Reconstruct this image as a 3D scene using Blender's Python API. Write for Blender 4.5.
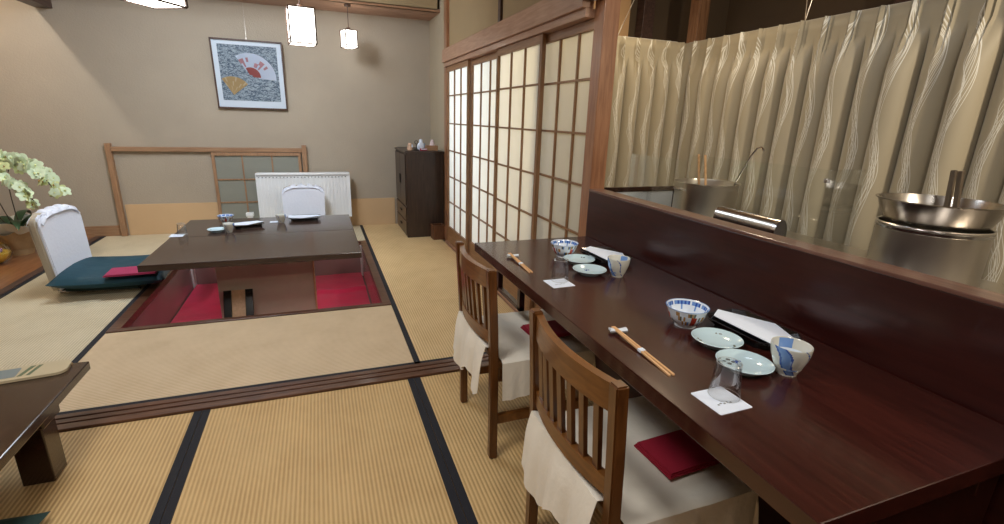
import bpy, bmesh, math, random
from mathutils import Vector, Matrix, noise
PI = math.pi
R = random.Random(7)
for o in list(bpy.data.objects): bpy.data.objects.remove(o)
S = bpy.context.scene
C = S.collection

# ------------------------------------------------------------------ camera
cam = bpy.data.objects.new('camera', bpy.data.cameras.new('camera')); C.objects.link(cam)
cam.data.sensor_fit = 'HORIZONTAL'; cam.data.sensor_width = 36.0
cam.data.lens = 483.5 / 1004 * 36.0; cam.data.clip_start = 0.02
Mr = Matrix(((0.93757909, -0.34647032, 0.03006264), (0.07127363, 0.27604009, 0.95849984), (-0.34039024, -0.89652673, 0.28350362)))
cam.matrix_world = Matrix.Translation((0, 0, 1.32)) @ Mr.transposed().to_4x4()
S.camera = cam

# ------------------------------------------------------------------ world, view
w = bpy.data.worlds.new('world'); S.world = w; w.use_nodes = True
w.node_tree.nodes['Background'].inputs[0].default_value = (0.9, 0.93, 1, 1)
w.node_tree.nodes['Background'].inputs[1].default_value = 0.3
S.view_settings.view_transform = 'Standard'; S.view_settings.look = 'None'
S.view_settings.gamma = 1; S.view_settings.use_curve_mapping = False
S.view_settings.exposure = 0.14

# ------------------------------------------------------------------ lamps of the room (ceiling fittings, daylight behind the shoji) and added fill lights
def area(name, loc, target, size, power, col, size_y=None, spread=None):
    l = bpy.data.lights.new(name, 'AREA'); l.energy = power; l.color = col
    l.shape = 'RECTANGLE'; l.size = size; l.size_y = size_y or size
    if spread: l.spread = spread
    o = bpy.data.objects.new(name, l); C.objects.link(o); o.location = loc
    o.rotation_euler = (Vector(target) - Vector(loc)).to_track_quat('-Z', 'Y').to_euler()
    return o
def bulb(name, loc, power, col, r=0.05):
    l = bpy.data.lights.new(name, 'POINT'); l.energy = power; l.color = col; l.shadow_soft_size = r
    o = bpy.data.objects.new(name, l); C.objects.link(o); o.location = loc
    return o
COOL = (0.78, 0.89, 1.0); NEUT = (0.98, 0.95, 0.90)
area('ceiling_panel_light_back', (-0.9, 4.2, 2.70), (-0.9, 4.2, 0), 0.9, 34, COOL)
area('wall_wash_fill', (-0.55, 3.9, 2.42), (-0.45, 6.1, 2.0), 0.35, 26, (0.88, 0.94, 1.0))  # added fill that brightens the upper back wall, not a fitting
area('pit_fill', (0.02, 4.55, 0.27), (0.02, 4.6, -0.3), 0.25, 0.7, (1, 0.9, 0.82))  # added fill under the table to lift the dark pit
area('pit_fill_left', (-1.0, 4.55, 0.27), (-1.0, 4.6, -0.3), 0.20, 0.7, (1, 0.9, 0.82))  # second added pit fill, left of the pedestal
area('ceiling_panel_light_front', (-0.7, 0.9, 2.70), (-0.6, 1.4, 0), 0.8, 36, NEUT)
area('counter_lamp', (0.45, -0.35, 2.5), (0.9, 0.9, 0.7), 0.35, 10, NEUT)
bulb('alcove_bulb', (-2.57, 4.9, 2.56), 36, (1, 0.95, 0.86), 0.025)
area('kitchen_lamp', (2.0, -0.15, 2.0), (2.42, 1.7, 1.2), 0.14, 17, (1, 0.87, 0.68))
area('curtain_fill', (1.55, 1.5, 2.35), (2.4, 2.4, 0.9), 0.25, 2.0, (0.72, 0.86, 1.0))  # added fill standing in for cool room light on the curtain
area('near_shoji_fill', (1.95, 2.30, 2.3), (1.31, 2.50, 1.0), 0.2, 8, (1, 0.82, 0.56))  # added fill behind the nearest shoji to brighten its paper
area('shoji_daylight', (2.35, 4.6, 1.3), (1.3, 4.6, 1.1), 1.0, 52, (0.70, 0.81, 1.0), 1.8)
area('corridor_lamp', (2.1, 3.35, 1.5), (1.3, 3.2, 1.1), 0.5, 12, (1, 0.85, 0.6), 1.6)

# ------------------------------------------------------------------ materials
def new_mat(name):
    m = bpy.data.materials.new(name); m.use_nodes = True
    return m, m.node_tree, m.node_tree.nodes['Principled BSDF']
def N(nt, t, **k):
    n = nt.nodes.new(t)
    for a, b in k.items(): setattr(n, a, b)
    return n
def plain(name, col, rough=0.5, metal=0.0, coat=0.0, noise_amt=0.0, nscale=20, bump=0.0, bscale=60, spec=None, sheen=0, trans=0, ior=None, alpha=None):
    m, nt, b = new_mat(name)
    b.inputs['Base Color'].default_value = (*col, 1); b.inputs['Roughness'].default_value = rough
    b.inputs['Metallic'].default_value = metal; b.inputs['Coat Weight'].default_value = coat
    b.inputs['Coat Roughness'].default_value = 0.08
    if spec is not None: b.inputs['Specular IOR Level'].default_value = spec
    if sheen: b.inputs['Sheen Weight'].default_value = sheen
    if trans: b.inputs['Transmission Weight'].default_value = trans
    if ior: b.inputs['IOR'].default_value = ior
    tc = N(nt, 'ShaderNodeTexCoord')
    if noise_amt:
        n = N(nt, 'ShaderNodeTexNoise'); n.inputs['Scale'].default_value = nscale; n.inputs['Detail'].default_value = 5
        nt.links.new(tc.outputs['Object'], n.inputs['Vector'])
        mx = N(nt, 'ShaderNodeMix', data_type='RGBA')
        mx.inputs[6].default_value = (*[c * (1 - noise_amt) for c in col], 1)
        mx.inputs[7].default_value = (*[min(1, c * (1 + noise_amt)) for c in col], 1)
        nt.links.new(n.outputs['Fac'], mx.inputs[0]); nt.links.new(mx.outputs[2], b.inputs['Base Color'])
    if bump:
        n = N(nt, 'ShaderNodeTexNoise'); n.inputs['Scale'].default_value = bscale; n.inputs['Detail'].default_value = 4
        nt.links.new(tc.outputs['Object'], n.inputs['Vector'])
        bp = N(nt, 'ShaderNodeBump'); bp.inputs['Strength'].default_value = bump; bp.inputs['Distance'].default_value = 0.01
        nt.links.new(n.outputs['Fac'], bp.inputs['Height']); nt.links.new(bp.outputs[0], b.inputs['Normal'])
    return m
def wood(name, c1, c2, axis='X', rough=0.4, coat=0.0, scale=6, stretch=12, bump=0.08):
    m, nt, b = new_mat(name)
    tc = N(nt, 'ShaderNodeTexCoord'); mp = N(nt, 'ShaderNodeMapping')
    sc = [scale * stretch] * 3; sc['XYZ'.index(axis)] = scale
    mp.inputs['Scale'].default_value = sc
    nt.links.new(tc.outputs['Object'], mp.inputs['Vector'])
    n = N(nt, 'ShaderNodeTexNoise'); n.inputs['Scale'].default_value = 1; n.inputs['Detail'].default_value = 6; n.inputs['Distortion'].default_value = 0.6
    nt.links.new(mp.outputs[0], n.inputs['Vector'])
    r = N(nt, 'ShaderNodeValToRGB'); r.color_ramp.elements[0].position = 0.3; r.color_ramp.elements[1].position = 0.72
    r.color_ramp.elements[0].color = (*c1, 1); r.color_ramp.elements[1].color = (*c2, 1)
    nt.links.new(n.outputs['Fac'], r.inputs[0]); nt.links.new(r.outputs[0], b.inputs['Base Color'])
    b.inputs['Roughness'].default_value = rough; b.inputs['Coat Weight'].default_value = coat; b.inputs['Coat Roughness'].default_value = 0.12
    bp = N(nt, 'ShaderNodeBump'); bp.inputs['Strength'].default_value = bump; bp.inputs['Distance'].default_value = 0.004
    nt.links.new(n.outputs['Fac'], bp.inputs['Height']); nt.links.new(bp.outputs[0], b.inputs['Normal'])
    return m
def tatami(name, c1, c2, axis='X', pitch=0.0155):
    """ribs repeat along `axis`"""
    m, nt, b = new_mat(name)
    tc = N(nt, 'ShaderNodeTexCoord'); sp = N(nt, 'ShaderNodeSeparateXYZ'); nt.links.new(tc.outputs['Object'], sp.inputs[0])
    mu = N(nt, 'ShaderNodeMath', operation='MULTIPLY'); mu.inputs[1].default_value = 2 * PI / pitch
    nt.links.new(sp.outputs[axis], mu.inputs[0])
    si = N(nt, 'ShaderNodeMath', operation='SINE'); nt.links.new(mu.outputs[0], si.inputs[0])
    fa = N(nt, 'ShaderNodeMath', operation='MULTIPLY_ADD'); fa.inputs[1].default_value = 0.5; fa.inputs[2].default_value = 0.5
    nt.links.new(si.outputs[0], fa.inputs[0])
    n = N(nt, 'ShaderNodeTexNoise'); n.inputs['Scale'].default_value = 5; n.inputs['Detail'].default_value = 8; n.inputs['Roughness'].default_value = 0.65
    nt.links.new(tc.outputs['Object'], n.inputs['Vector'])
    ad = N(nt, 'ShaderNodeMath', operation='MULTIPLY_ADD'); ad.inputs[1].default_value = 0.55
    nt.links.new(fa.outputs[0], ad.inputs[0])
    nm = N(nt, 'ShaderNodeMath', operation='MULTIPLY'); nm.inputs[1].default_value = 0.7; nt.links.new(n.outputs['Fac'], nm.inputs[0])
    nt.links.new(nm.outputs[0], ad.inputs[2])
    r = N(nt, 'ShaderNodeValToRGB'); r.color_ramp.elements[0].position = 0.2; r.color_ramp.elements[1].position = 0.85
    r.color_ramp.elements[0].color = (*c1, 1); r.color_ramp.elements[1].color = (*c2, 1)
    nt.links.new(ad.outputs[0], r.inputs[0]); nt.links.new(r.outputs[0], b.inputs['Base Color'])
    b.inputs['Roughness'].default_value = 0.62
    bp = N(nt, 'ShaderNodeBump'); bp.inputs['Strength'].default_value = 0.5; bp.inputs['Distance'].default_value = 0.003
    nt.links.new(fa.outputs[0], bp.inputs['Height']); nt.links.new(bp.outputs[0], b.inputs['Normal'])
    return m
def translucent(name, col, tr=0.6):
    m, nt, b = new_mat(name)
    b.inputs['Base Color'].default_value = (*col, 1); b.inputs['Roughness'].default_value = 0.9
    t = N(nt, 'ShaderNodeBsdfTranslucent'); t.inputs[0].default_value = (*col, 1)
    mx = N(nt, 'ShaderNodeMixShader'); mx.inputs[0].default_value = tr
    nt.links.new(b.outputs[0], mx.inputs[1]); nt.links.new(t.outputs[0], mx.inputs[2])
    nt.links.new(mx.outputs[0], nt.nodes['Material Output'].inputs[0])
    return m
def emis(name, col, s):
    m, nt, b = new_mat(name)
    b.inputs['Base Color'].default_value = (0.8, 0.78, 0.7, 1)
    b.inputs['Emission Color'].default_value = (*col, 1); b.inputs['Emission Strength'].default_value = s
    return m
def pane_glass(name, tint=(1, 1, 1), refl=0.12, fr=0.25):
    m, nt, b = new_mat(name)
    t = N(nt, 'ShaderNodeBsdfTransparent'); t.inputs[0].default_value = (*tint, 1)
    g = N(nt, 'ShaderNodeBsdfGlossy'); g.inputs['Roughness'].default_value = 0.03
    lw = N(nt, 'ShaderNodeLayerWeight'); lw.inputs[0].default_value = 0.2
    mx = N(nt, 'ShaderNodeMixShader')
    mm = N(nt, 'ShaderNodeMath', operation='MULTIPLY_ADD'); mm.inputs[1].default_value = fr; mm.inputs[2].default_value = refl * 0.2
    nt.links.new(lw.outputs['Fresnel'], mm.inputs[0]); nt.links.new(mm.outputs[0], mx.inputs[0])
    nt.links.new(t.outputs[0], mx.inputs[1]); nt.links.new(g.outputs[0], mx.inputs[2])
    nt.links.new(mx.outputs[0], nt.nodes['Material Output'].inputs[0])
    return m

M = {}
M['plaster'] = plain('wall_plaster', (0.43, 0.365, 0.285), 0.9, noise_amt=0.10, nscale=2.2, bump=0.25, bscale=90)
M['plaster_side'] = plain('side_plaster', (0.46, 0.39, 0.28), 0.9, noise_amt=0.06, nscale=3, bump=0.2, bscale=90)
M['plaster_olive'] = plain('olive_plaster', (0.38, 0.28, 0.155), 0.9, noise_amt=0.08, nscale=3, bump=0.2, bscale=80)
M['kitchen_wall'] = plain('kitchen_wall', (0.10, 0.065, 0.035), 0.8, noise_amt=0.2, nscale=2)
M['tan_wall'] = plain('tan_wall', (0.45, 0.28, 0.14), 0.8, noise_amt=0.05)
M['dado'] = plain('dado_paper', (0.62, 0.42, 0.235), 0.75, noise_amt=0.08, nscale=3)
M['brown_wood'] = wood('brown_wood', (0.20, 0.09, 0.04), (0.36, 0.19, 0.095), 'Z', 0.38, 0.2)
M['brown_wood_y'] = wood('brown_wood_y', (0.36, 0.19, 0.115), (0.50, 0.30, 0.20), 'Y', 0.36, 0.2)
M['brown_wood_x'] = wood('brown_wood_x', (0.26, 0.13, 0.07), (0.42, 0.24, 0.14), 'X', 0.4, 0.1)
M['post_wood'] = wood('post_wood', (0.25, 0.105, 0.05), (0.40, 0.19, 0.095), 'Z', 0.3, 0.4)
M['rail_wood_x'] = wood('rail_wood_x', (0.28, 0.15, 0.08), (0.42, 0.25, 0.14), 'X', 0.5)
M['rail_wood_z'] = wood('rail_wood_z', (0.28, 0.15, 0.08), (0.42, 0.25, 0.14), 'Z', 0.5)
M['dark_beam'] = wood('dark_beam', (0.05, 0.025, 0.018), (0.11, 0.06, 0.045), 'Y', 0.45)
M['dark_beam_x'] = wood('dark_beam_x', (0.07, 0.03, 0.02), (0.16, 0.085, 0.055), 'X', 0.42, 0.15)
M['sill'] = wood('sill_wood', (0.06, 0.022, 0.012), (0.17, 0.075, 0.04), 'X', 0.33, 0.3)
M['floorboard'] = wood('floorboard', (0.20, 0.075, 0.03), (0.36, 0.16, 0.07), 'Y', 0.28, 0.5, 4)
M['counter'] = wood('counter_lacquer', (0.027, 0.005, 0.0035), (0.056, 0.011, 0.0075), 'Y', 0.26, 0.35, 5, 14, 0.05)
M['panel'] = wood('partition_lacquer', (0.024, 0.0036, 0.003), (0.043, 0.0075, 0.0055), 'Y', 0.30, 0.2, 5, 10, 0.03)
M['table'] = wood('kotatsu_wood', (0.034, 0.018, 0.014), (0.062, 0.034, 0.026), 'X', 0.22, 0.4, 5, 14, 0.04)
M['lowtable'] = wood('low_table_wood', (0.018, 0.007, 0.005), (0.045, 0.018, 0.011), 'Y', 0.22, 0.5, 5, 12, 0.04)
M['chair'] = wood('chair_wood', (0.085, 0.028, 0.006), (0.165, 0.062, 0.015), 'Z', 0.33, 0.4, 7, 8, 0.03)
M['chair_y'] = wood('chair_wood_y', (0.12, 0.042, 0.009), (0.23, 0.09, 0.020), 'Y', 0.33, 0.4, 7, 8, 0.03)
M['cabinet'] = wood('cabinet_wood', (0.022, 0.012, 0.008), (0.06, 0.033, 0.022), 'Z', 0.4, 0.2, 5, 12)
M['binwood'] = wood('bin_wood', (0.09, 0.035, 0.015), (0.19, 0.08, 0.035), 'Z', 0.5)
M['pedestal'] = plain('pedestal_laminate', (0.60, 0.56, 0.44), 0.25, coat=0.3, noise_amt=0.05)
M['pitwall'] = plain('pit_wall', (0.30, 0.21, 0.20), 0.25, coat=0.4, noise_amt=0.12, nscale=4)
M['pitmat'] = plain('magenta_mat', (0.80, 0.002, 0.10), 0.95, noise_amt=0.2, nscale=9, bump=0.4, bscale=150, sheen=0.4)
M['slat'] = wood('footboard_wood', (0.60, 0.38, 0.20), (0.75, 0.50, 0.28), 'Y', 0.4)
M['black'] = plain('black_lacquer', (0.006, 0.006, 0.007), 0.2, coat=0.6)
M['beri'] = plain('tatami_border_cloth', (0.012, 0.012, 0.018), 0.8, bump=0.3, bscale=400)
M['shoji_paper'] = translucent('shoji_paper', (0.88, 0.86, 0.78), 0.6)
M['shoji_wood'] = wood('shoji_wood', (0.20, 0.10, 0.045), (0.32, 0.17, 0.08), 'Z', 0.45)
M['shoji_wood_y'] = wood('shoji_wood_y', (0.22, 0.11, 0.05), (0.34, 0.18, 0.085), 'Y', 0.45)
M['frosted'] = plain('frosted_glass', (0.27, 0.275, 0.235), 0.35, noise_amt=0.06, nscale=8)
M['radiator'] = plain('white_enamel', (0.88, 0.90, 0.92), 0.35)
M['whitecloth'] = plain('white_cover_cloth', (0.80, 0.84, 0.95), 0.85, bump=0.25, bscale=45, sheen=0.2)
M['seatcloth'] = plain('cream_seat_cloth', (0.86, 0.80, 0.69), 0.85, bump=0.2, bscale=60, sheen=0.2)
M['cream_side'] = plain('cream_side_cloth', (0.48, 0.42, 0.33), 0.85, bump=0.3, bscale=50)
M['teal'] = plain('teal_cushion_cloth', (0.003, 0.050, 0.078), 0.6, noise_amt=0.15, nscale=12, bump=0.3, bscale=25)
M['green_cloth'] = plain('dark_green_cloth', (0.008, 0.035, 0.03), 0.7, bump=0.3, bscale=35)
M['napkin'] = plain('crimson_napkin', (0.34, 0.006, 0.028), 0.8, noise_amt=0.1, nscale=30, bump=0.15, bscale=300)
M['napkin2'] = plain('pink_napkin', (0.38, 0.03, 0.10), 0.8, noise_amt=0.1, nscale=30, bump=0.15, bscale=300)
M['chrome'] = plain('chrome', (0.6, 0.6, 0.62), 0.15, 1.0)
M['steel'] = plain('brushed_steel', (0.60, 0.56, 0.51), 0.30, 1.0, noise_amt=0.12, nscale=6)
M['pansteel'] = plain('pan_steel', (0.40, 0.37, 0.34), 0.22, 1.0)
M['darkmetal'] = plain('dark_metal', (0.05, 0.045, 0.04), 0.4, 0.8)
M['glint'] = plain('glass_edge_glint', (0.55, 0.58, 0.60), 0.1)  # pale colour painted as the highlight on tumbler edges
M['inkdark'] = plain('dark_ink', (0.06, 0.07, 0.08), 0.4)
M['slotgrey'] = plain('slot_grey', (0.25, 0.26, 0.28), 0.6)
M['paper'] = plain('white_paper', (0.78, 0.86, 1.0), 0.7)  # white paper, with the cool light tinted into its colour
M['porcelain'] = plain('white_porcelain', (0.76, 0.83, 0.92), 0.12, coat=0.5)  # bluish cast of the light is put into the porcelain colour
M['celadon'] = plain('pale_celadon', (0.58, 0.76, 0.84), 0.12, coat=0.5)  # plate glaze, cool light mixed into the base colour
M['blue'] = plain('cobalt_glaze', (0.03, 0.09, 0.38), 0.15, coat=0.5)
M['lightblue'] = plain('light_blue_glaze', (0.16, 0.30, 0.62), 0.15, coat=0.5)
M['red'] = plain('iron_red_glaze', (0.42, 0.05, 0.03), 0.2, coat=0.4)
M['ochre'] = plain('ochre_glaze', (0.45, 0.26, 0.09), 0.25, coat=0.4)
M['rust'] = plain('darkgreen_glaze', (0.10, 0.11, 0.08), 0.25, coat=0.4)
M['chopstick'] = wood('chopstick_wood', (0.62, 0.34, 0.15), (0.78, 0.48, 0.24), 'X', 0.6)
M['lampframe'] = plain('lamp_frame', (0.07, 0.035, 0.022), 0.5)
M['lamppaper'] = emis('lamp_paper', (1, 0.95, 0.86), 6)
M['brass'] = plain('wire_metal', (0.5, 0.45, 0.4), 0.3, 1.0)
M['leaf'] = plain('orchid_leaf', (0.02, 0.07, 0.025), 0.35, noise_amt=0.3, nscale=9)
M['stem'] = plain('flower_stem', (0.06, 0.045, 0.03), 0.6)
M['petal'] = plain('pale_green_petal', (0.70, 0.82, 0.58), 0.6)
M['petal_y'] = plain('yellow_green_petal', (0.68, 0.74, 0.36), 0.6)
M['kraft'] = plain('kraft_paper', (0.42, 0.28, 0.14), 0.7, noise_amt=0.15, bump=0.6, bscale=25)
M['wrap'] = plain('white_wrap', (0.70, 0.72, 0.66), 0.5, bump=0.6, bscale=25)
M['yellow'] = plain('yellow_filling', (0.62, 0.38, 0.02), 0.5, noise_amt=0.35, nscale=14)
M['glass'] = pane_glass('clear_glass', (0.97, 0.985, 0.98))
M['clear'] = pane_glass('tumbler_glass', (0.985, 0.987, 0.99), 0.2, 0.45)
M['soffit'] = wood('soffit_board', (0.34, 0.19, 0.13), (0.48, 0.29, 0.20), 'X', 0.45)
M['ceiling'] = wood('ceiling_board', (0.30, 0.20, 0.11), (0.40, 0.27, 0.16), 'Y', 0.6)
TB_BACK = tatami('tatami_back', (0.46, 0.375, 0.23), (0.72, 0.63, 0.45), 'X')  # mat tones differ by ageing and partly by room light painted in
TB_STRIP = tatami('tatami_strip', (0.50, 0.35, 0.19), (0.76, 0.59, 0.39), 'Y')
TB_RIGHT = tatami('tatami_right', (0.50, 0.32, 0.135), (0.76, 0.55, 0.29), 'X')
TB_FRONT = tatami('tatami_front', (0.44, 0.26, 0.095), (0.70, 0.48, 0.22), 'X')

# ------------------------------------------------------------------ geometry helpers
def BM(): return bmesh.new()
def obj(name, bm, m, parent=None, smooth=False, loc=None, rot=None):
    me = bpy.data.meshes.new(name); bmesh.ops.recalc_face_normals(bm, faces=bm.faces[:]); bm.to_mesh(me); bm.free()
    for mm in (m if isinstance(m, (list, tuple)) else [m]): me.materials.append(mm)
    if smooth:
        for p in me.polygons: p.use_smooth = True
        try: me.set_sharp_from_angle(angle=math.radians(40))
        except Exception: pass
    o = bpy.data.objects.new(name, me); C.objects.link(o)
    if parent: o.parent = parent
    if loc: o.location = loc
    if rot: o.rotation_euler = rot
    return o
def tag(o, label, cat, group=None):
    o['label'] = label; o['category'] = cat
    if group: o['group'] = group
    return o
def thing(name, label, cat, loc=(0, 0, 0), rz=0, group=None):
    o = bpy.data.objects.new(name, None); C.objects.link(o); o.empty_display_size = 0.1
    o.location = loc; o.rotation_euler = (0, 0, rz)
    return tag(o, label, cat, group)
def struct(name, bm, m, parent=None, smooth=False):
    o = obj(name, bm, m, parent, smooth)
    if not parent: o['kind'] = 'structure'
    return o
def dup(root, loc, rz, label, group=None):
    def rec(o, parent):
        c = o.copy(); C.objects.link(c); c.parent = parent
        for ch in list(kids.get(o, [])): rec(ch, c)
        return c
    kids = {}
    for o in list(C.objects):
        if o.parent: kids.setdefault(o.parent, []).append(o)
    r = rec(root, None); r.location = loc; r.rotation_euler = (0, 0, rz); r['label'] = label
    if group: r['group'] = group
    return r
def box(bm, x0, x1, y0, y1, z0, z1, bev=0.0, mi=0, mat=None):
    vs = [bm.verts.new(p) for p in ((x0,y0,z0),(x1,y0,z0),(x1,y1,z0),(x0,y1,z0),(x0,y0,z1),(x1,y0,z1),(x1,y1,z1),(x0,y1,z1))]
    fs = [bm.faces.new([vs[i] for i in f]) for f in ((3,2,1,0),(4,5,6,7),(0,1,5,4),(1,2,6,5),(2,3,7,6),(3,0,4,7))]
    for f in fs: f.material_index = mi
    if mat is not None:
        for v in vs: v.co = mat @ v.co
    if bev:
        es = list({e for f in fs for e in f.edges})
        bmesh.ops.bevel(bm, geom=es, offset=bev, segments=2, affect='EDGES', profile=0.5)
    return bm
def bx(*a, **k): return box(BM(), *a, **k)
def tube(bm, pts, rad, seg=8, mi=0, cap=True):
    pts = [Vector(p) for p in pts]; rs = rad if isinstance(rad, (list, tuple)) else [rad] * len(pts)
    rings = []; up = None
    for i, p in enumerate(pts):
        t = (pts[min(i + 1, len(pts) - 1)] - pts[max(i - 1, 0)]).normalized()
        if up is None: up = Vector((0, 0, 1)) if abs(t.z) < 0.9 else Vector((1, 0, 0))
        a = t.cross(up).normalized(); b = a.cross(t).normalized(); up = b
        rings.append([bm.verts.new(p + rs[i] * (math.cos(2*PI*k/seg) * a + math.sin(2*PI*k/seg) * b)) for k in range(seg)])
    for i in range(len(rings) - 1):
        for k in range(seg):
            f = bm.faces.new((rings[i][k], rings[i][(k+1) % seg], rings[i+1][(k+1) % seg], rings[i+1][k])); f.material_index = mi
    if cap:
        for rg in (rings[0], rings[-1]):
            f = bm.faces.new(rg); f.material_index = mi
    return bm
def lathe(bm, prof, seg=32, mis=None, c=(0, 0, 0), sx=1, sy=1):
    rings = []
    for r, z in prof:
        if r < 1e-6: rings.append([bm.verts.new((c[0], c[1], c[2] + z))])
        else: rings.append([bm.verts.new((c[0] + sx*r*math.cos(2*PI*k/seg), c[1] + sy*r*math.sin(2*PI*k/seg), c[2] + z)) for k in range(seg)])
    for i in range(len(rings) - 1):
        a, b = rings[i], rings[i+1]
        for k in range(seg):
            k2 = (k + 1) % seg
            if len(a) == 1 and len(b) == 1: continue
            if len(a) == 1: f = bm.faces.new((a[0], b[k2], b[k]))
            elif len(b) == 1: f = bm.faces.new((a[k], a[k2], b[0]))
            else: f = bm.faces.new((a[k], a[k2], b[k2], b[k]))
            if mis: f.material_index = mis(i, k, seg) if callable(mis) else mis[i]
    return bm
def sheet(bm, fn, nu, nv, mi=0, thick=0.0):
    g = [[bm.verts.new(fn(i / nu, j / nv)) for j in range(nv + 1)] for i in range(nu + 1)]
    fs = [bm.faces.new((g[i][j], g[i+1][j], g[i+1][j+1], g[i][j+1])) for i in range(nu) for j in range(nv)]
    for f in fs: f.material_index = mi
    if thick:
        P = [[g[i][j].co.copy() for j in range(nv + 1)] for i in range(nu + 1)]
        h = []
        for i in range(nu + 1):
            row = []
            for j in range(nv + 1):
                a = P[min(i+1, nu)][j] - P[max(i-1, 0)][j]; b = P[i][min(j+1, nv)] - P[i][max(j-1, 0)]
                n = a.cross(b); n = n.normalized() if n.length > 1e-9 else Vector((0, 0, 1))
                row.append(bm.verts.new(P[i][j] - n*thick))
            h.append(row)
        for i in range(nu):
            for j in range(nv): bm.faces.new((h[i][j], h[i][j+1], h[i+1][j+1], h[i+1][j])).material_index = mi
        for i in range(nu):
            for j in (0, nv): bm.faces.new((g[i][j], g[i+1][j], h[i+1][j], h[i][j])).material_index = mi
        for j in range(nv):
            for i in (0, nu): bm.faces.new((g[i][j], g[i][j+1], h[i][j+1], h[i][j])).material_index = mi
    return bm
def prism(bm, poly, z0, z1, mi=0):
    a = [bm.verts.new((x, y, z0)) for x, y in poly]; b = [bm.verts.new((x, y, z1)) for x, y in poly]
    n = len(poly)
    fs = [bm.faces.new(a[::-1]), bm.faces.new(b)] + [bm.faces.new((a[i], a[(i+1) % n], b[(i+1) % n], b[i])) for i in range(n)]
    for f in fs: f.material_index = mi
    return bm
def rrect(x0, x1, y0, y1, r, n=5):
    out = []
    for cx, cy, a0 in ((x1-r, y1-r, 0), (x0+r, y1-r, PI/2), (x0+r, y0+r, PI), (x1-r, y0+r, 1.5*PI)):
        out += [(cx + r*math.cos(a0 + PI/2*i/n), cy + r*math.sin(a0 + PI/2*i/n)) for i in range(n+1)]
    return out

# ================================================================== SETTING
YB = 6.15; XS = 1.29; ZC = 2.75
fb = BM()   # floor slab with the hole of the foot pit
for a in ((-3.4, 3.4, -1.2, 3.39), (-3.4, -1.27, 3.39, 5.275), (0.402, 3.4, 3.39, 5.275), (-3.4, 3.4, 5.275, YB)):
    box(fb, *a, -0.10, -0.05)
struct('floor', fb, M['floorboard'])
wb = bx(-3.4, 1.33, YB, YB + 0.1, -0.05, ZC); struct('wall_back', wb, M['plaster'])
struct('wall_left', bx(-3.5, -3.4, -1.2, YB + 0.1, -0.05, ZC), M['plaster'])
struct('wall_front', bx(-3.5, 3.4, -1.3, -1.2, -0.05, ZC), M['plaster_side'])
wr = BM(); box(wr, 1.33, 1.43, 5.17, YB + 0.1, -0.05, ZC)
struct('wall_right', wr, M['plaster_side'])
up = bx(1.30, 1.38, 2.26, 5.17, 1.93, ZC); struct('wall_above_shoji', up, M['plaster_olive'])
struct('ceiling', bx(-3.5, 3.5, -1.3, YB + 0.1, ZC, ZC + 0.05), M['ceiling'])
struct('wall_hanging_back', bx(-2.20, 1.30, 5.60, 5.66, 2.395, ZC), M['plaster_olive'])
struct('trim_soffit', bx(-2.20, 1.33, 5.60, YB, 2.395, 2.42), M['soffit'])
sb = BM(); box(sb, -2.20, 1.31, 5.585, 5.60, 2.39, 2.41, 0.003); struct('trim_soffit_edge', sb, M['brown_wood_x'])
struct('wall_alcove_hanging', bx(-2.35, -2.235, -1.2, YB, 2.26, ZC), M['plaster_olive'])
struct('trim_alcove_beam', bx(-2.36, -2.225, -1.2, YB, 2.18, 2.262, 0.004), M['dark_beam'])
# kitchen and corridor shell
struct('wall_kitchen_back', bx(1.43, 3.4, 5.17, 5.27, -0.05, ZC), M['kitchen_wall'])
struct('wall_kitchen_right', bx(3.3, 3.4, -1.2, 5.2, -0.05, ZC), M['kitchen_wall'])
struct('wall_kitchen_partition', bx(1.43, 3.3, 3.55, 3.62, 1.9, ZC), M['kitchen_wall'])
struct('wall_corridor_end', bx(1.70, 2.18, 3.30, 3.36, 1.88, ZC), M['tan_wall'])
struct('trim_kitchen_post', bx(2.64, 2.73, 3.12, 3.22, 0, ZC, 0.003), M['brown_wood'])
struct('trim_kitchen_post_right', bx(3.16, 3.28, 2.0, 2.12, 0, ZC, 0.003), M['dark_beam'])
struct('trim_kitchen_post_far', bx(2.40, 2.50, 3.45, 3.54, 1.2, ZC, 0.003), M['dark_beam'])
struct('trim_kitchen_beam', bx(1.43, 3.3, 3.2, 3.3, 2.55, 2.68, 0.003), M['dark_beam_x'])

# dado strip at the bottom of the back wall
struct('baseboard_back', bx(-1.96, 0.86, YB - 0.012, YB, -0.05, 0.33), M['dado'])
struct('baseboard_back_left', bx(-3.4, -2.02, YB - 0.014, YB, -0.05, 0.11), M['rail_wood_x'])
struct('baseboard_right', bx(1.318, 1.33, 5.19, YB, -0.05, 0.10), M['rail_wood_x'])

# shoji wall: posts, lintel, head track, sill
struct('trim_post_far', bx(1.27, 1.35, 5.09, 5.19, -0.05, ZC, 0.003), M['post_wood'])
struct('trim_post_near', bx(1.303, 1.388, 2.185, 2.275, -0.05, ZC, 0.003), M['post_wood'])
lb = BM(); box(lb, 1.235, 1.30, 2.28, 5.14, 1.845, 1.965, 0.004); box(lb, 1.255, 1.37, 2.28, 5.14, 1.805, 1.845, 0.002)
struct('trim_shoji_lintel', lb, M['brown_wood_y'])
struct('trim_shoji_sill', bx(1.25, 1.37, 2.41, 5.10, -0.045, 0.012, 0.002), M['brown_wood_y'])
struct('trim_upper_stud', bx(1.28, 1.30, 3.565, 3.615, 1.965, ZC, 0.002), M['dark_beam'])
struct('trim_cross_beam', bx(-3.4, 1.30, 2.19, 2.275, 1.875, 1.96, 0.003), M['dark_beam_x'])
struct('wall_above_cross_beam', bx(-3.4, 1.30, 2.21, 2.255, 1.96, ZC), M['plaster_olive'])
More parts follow.
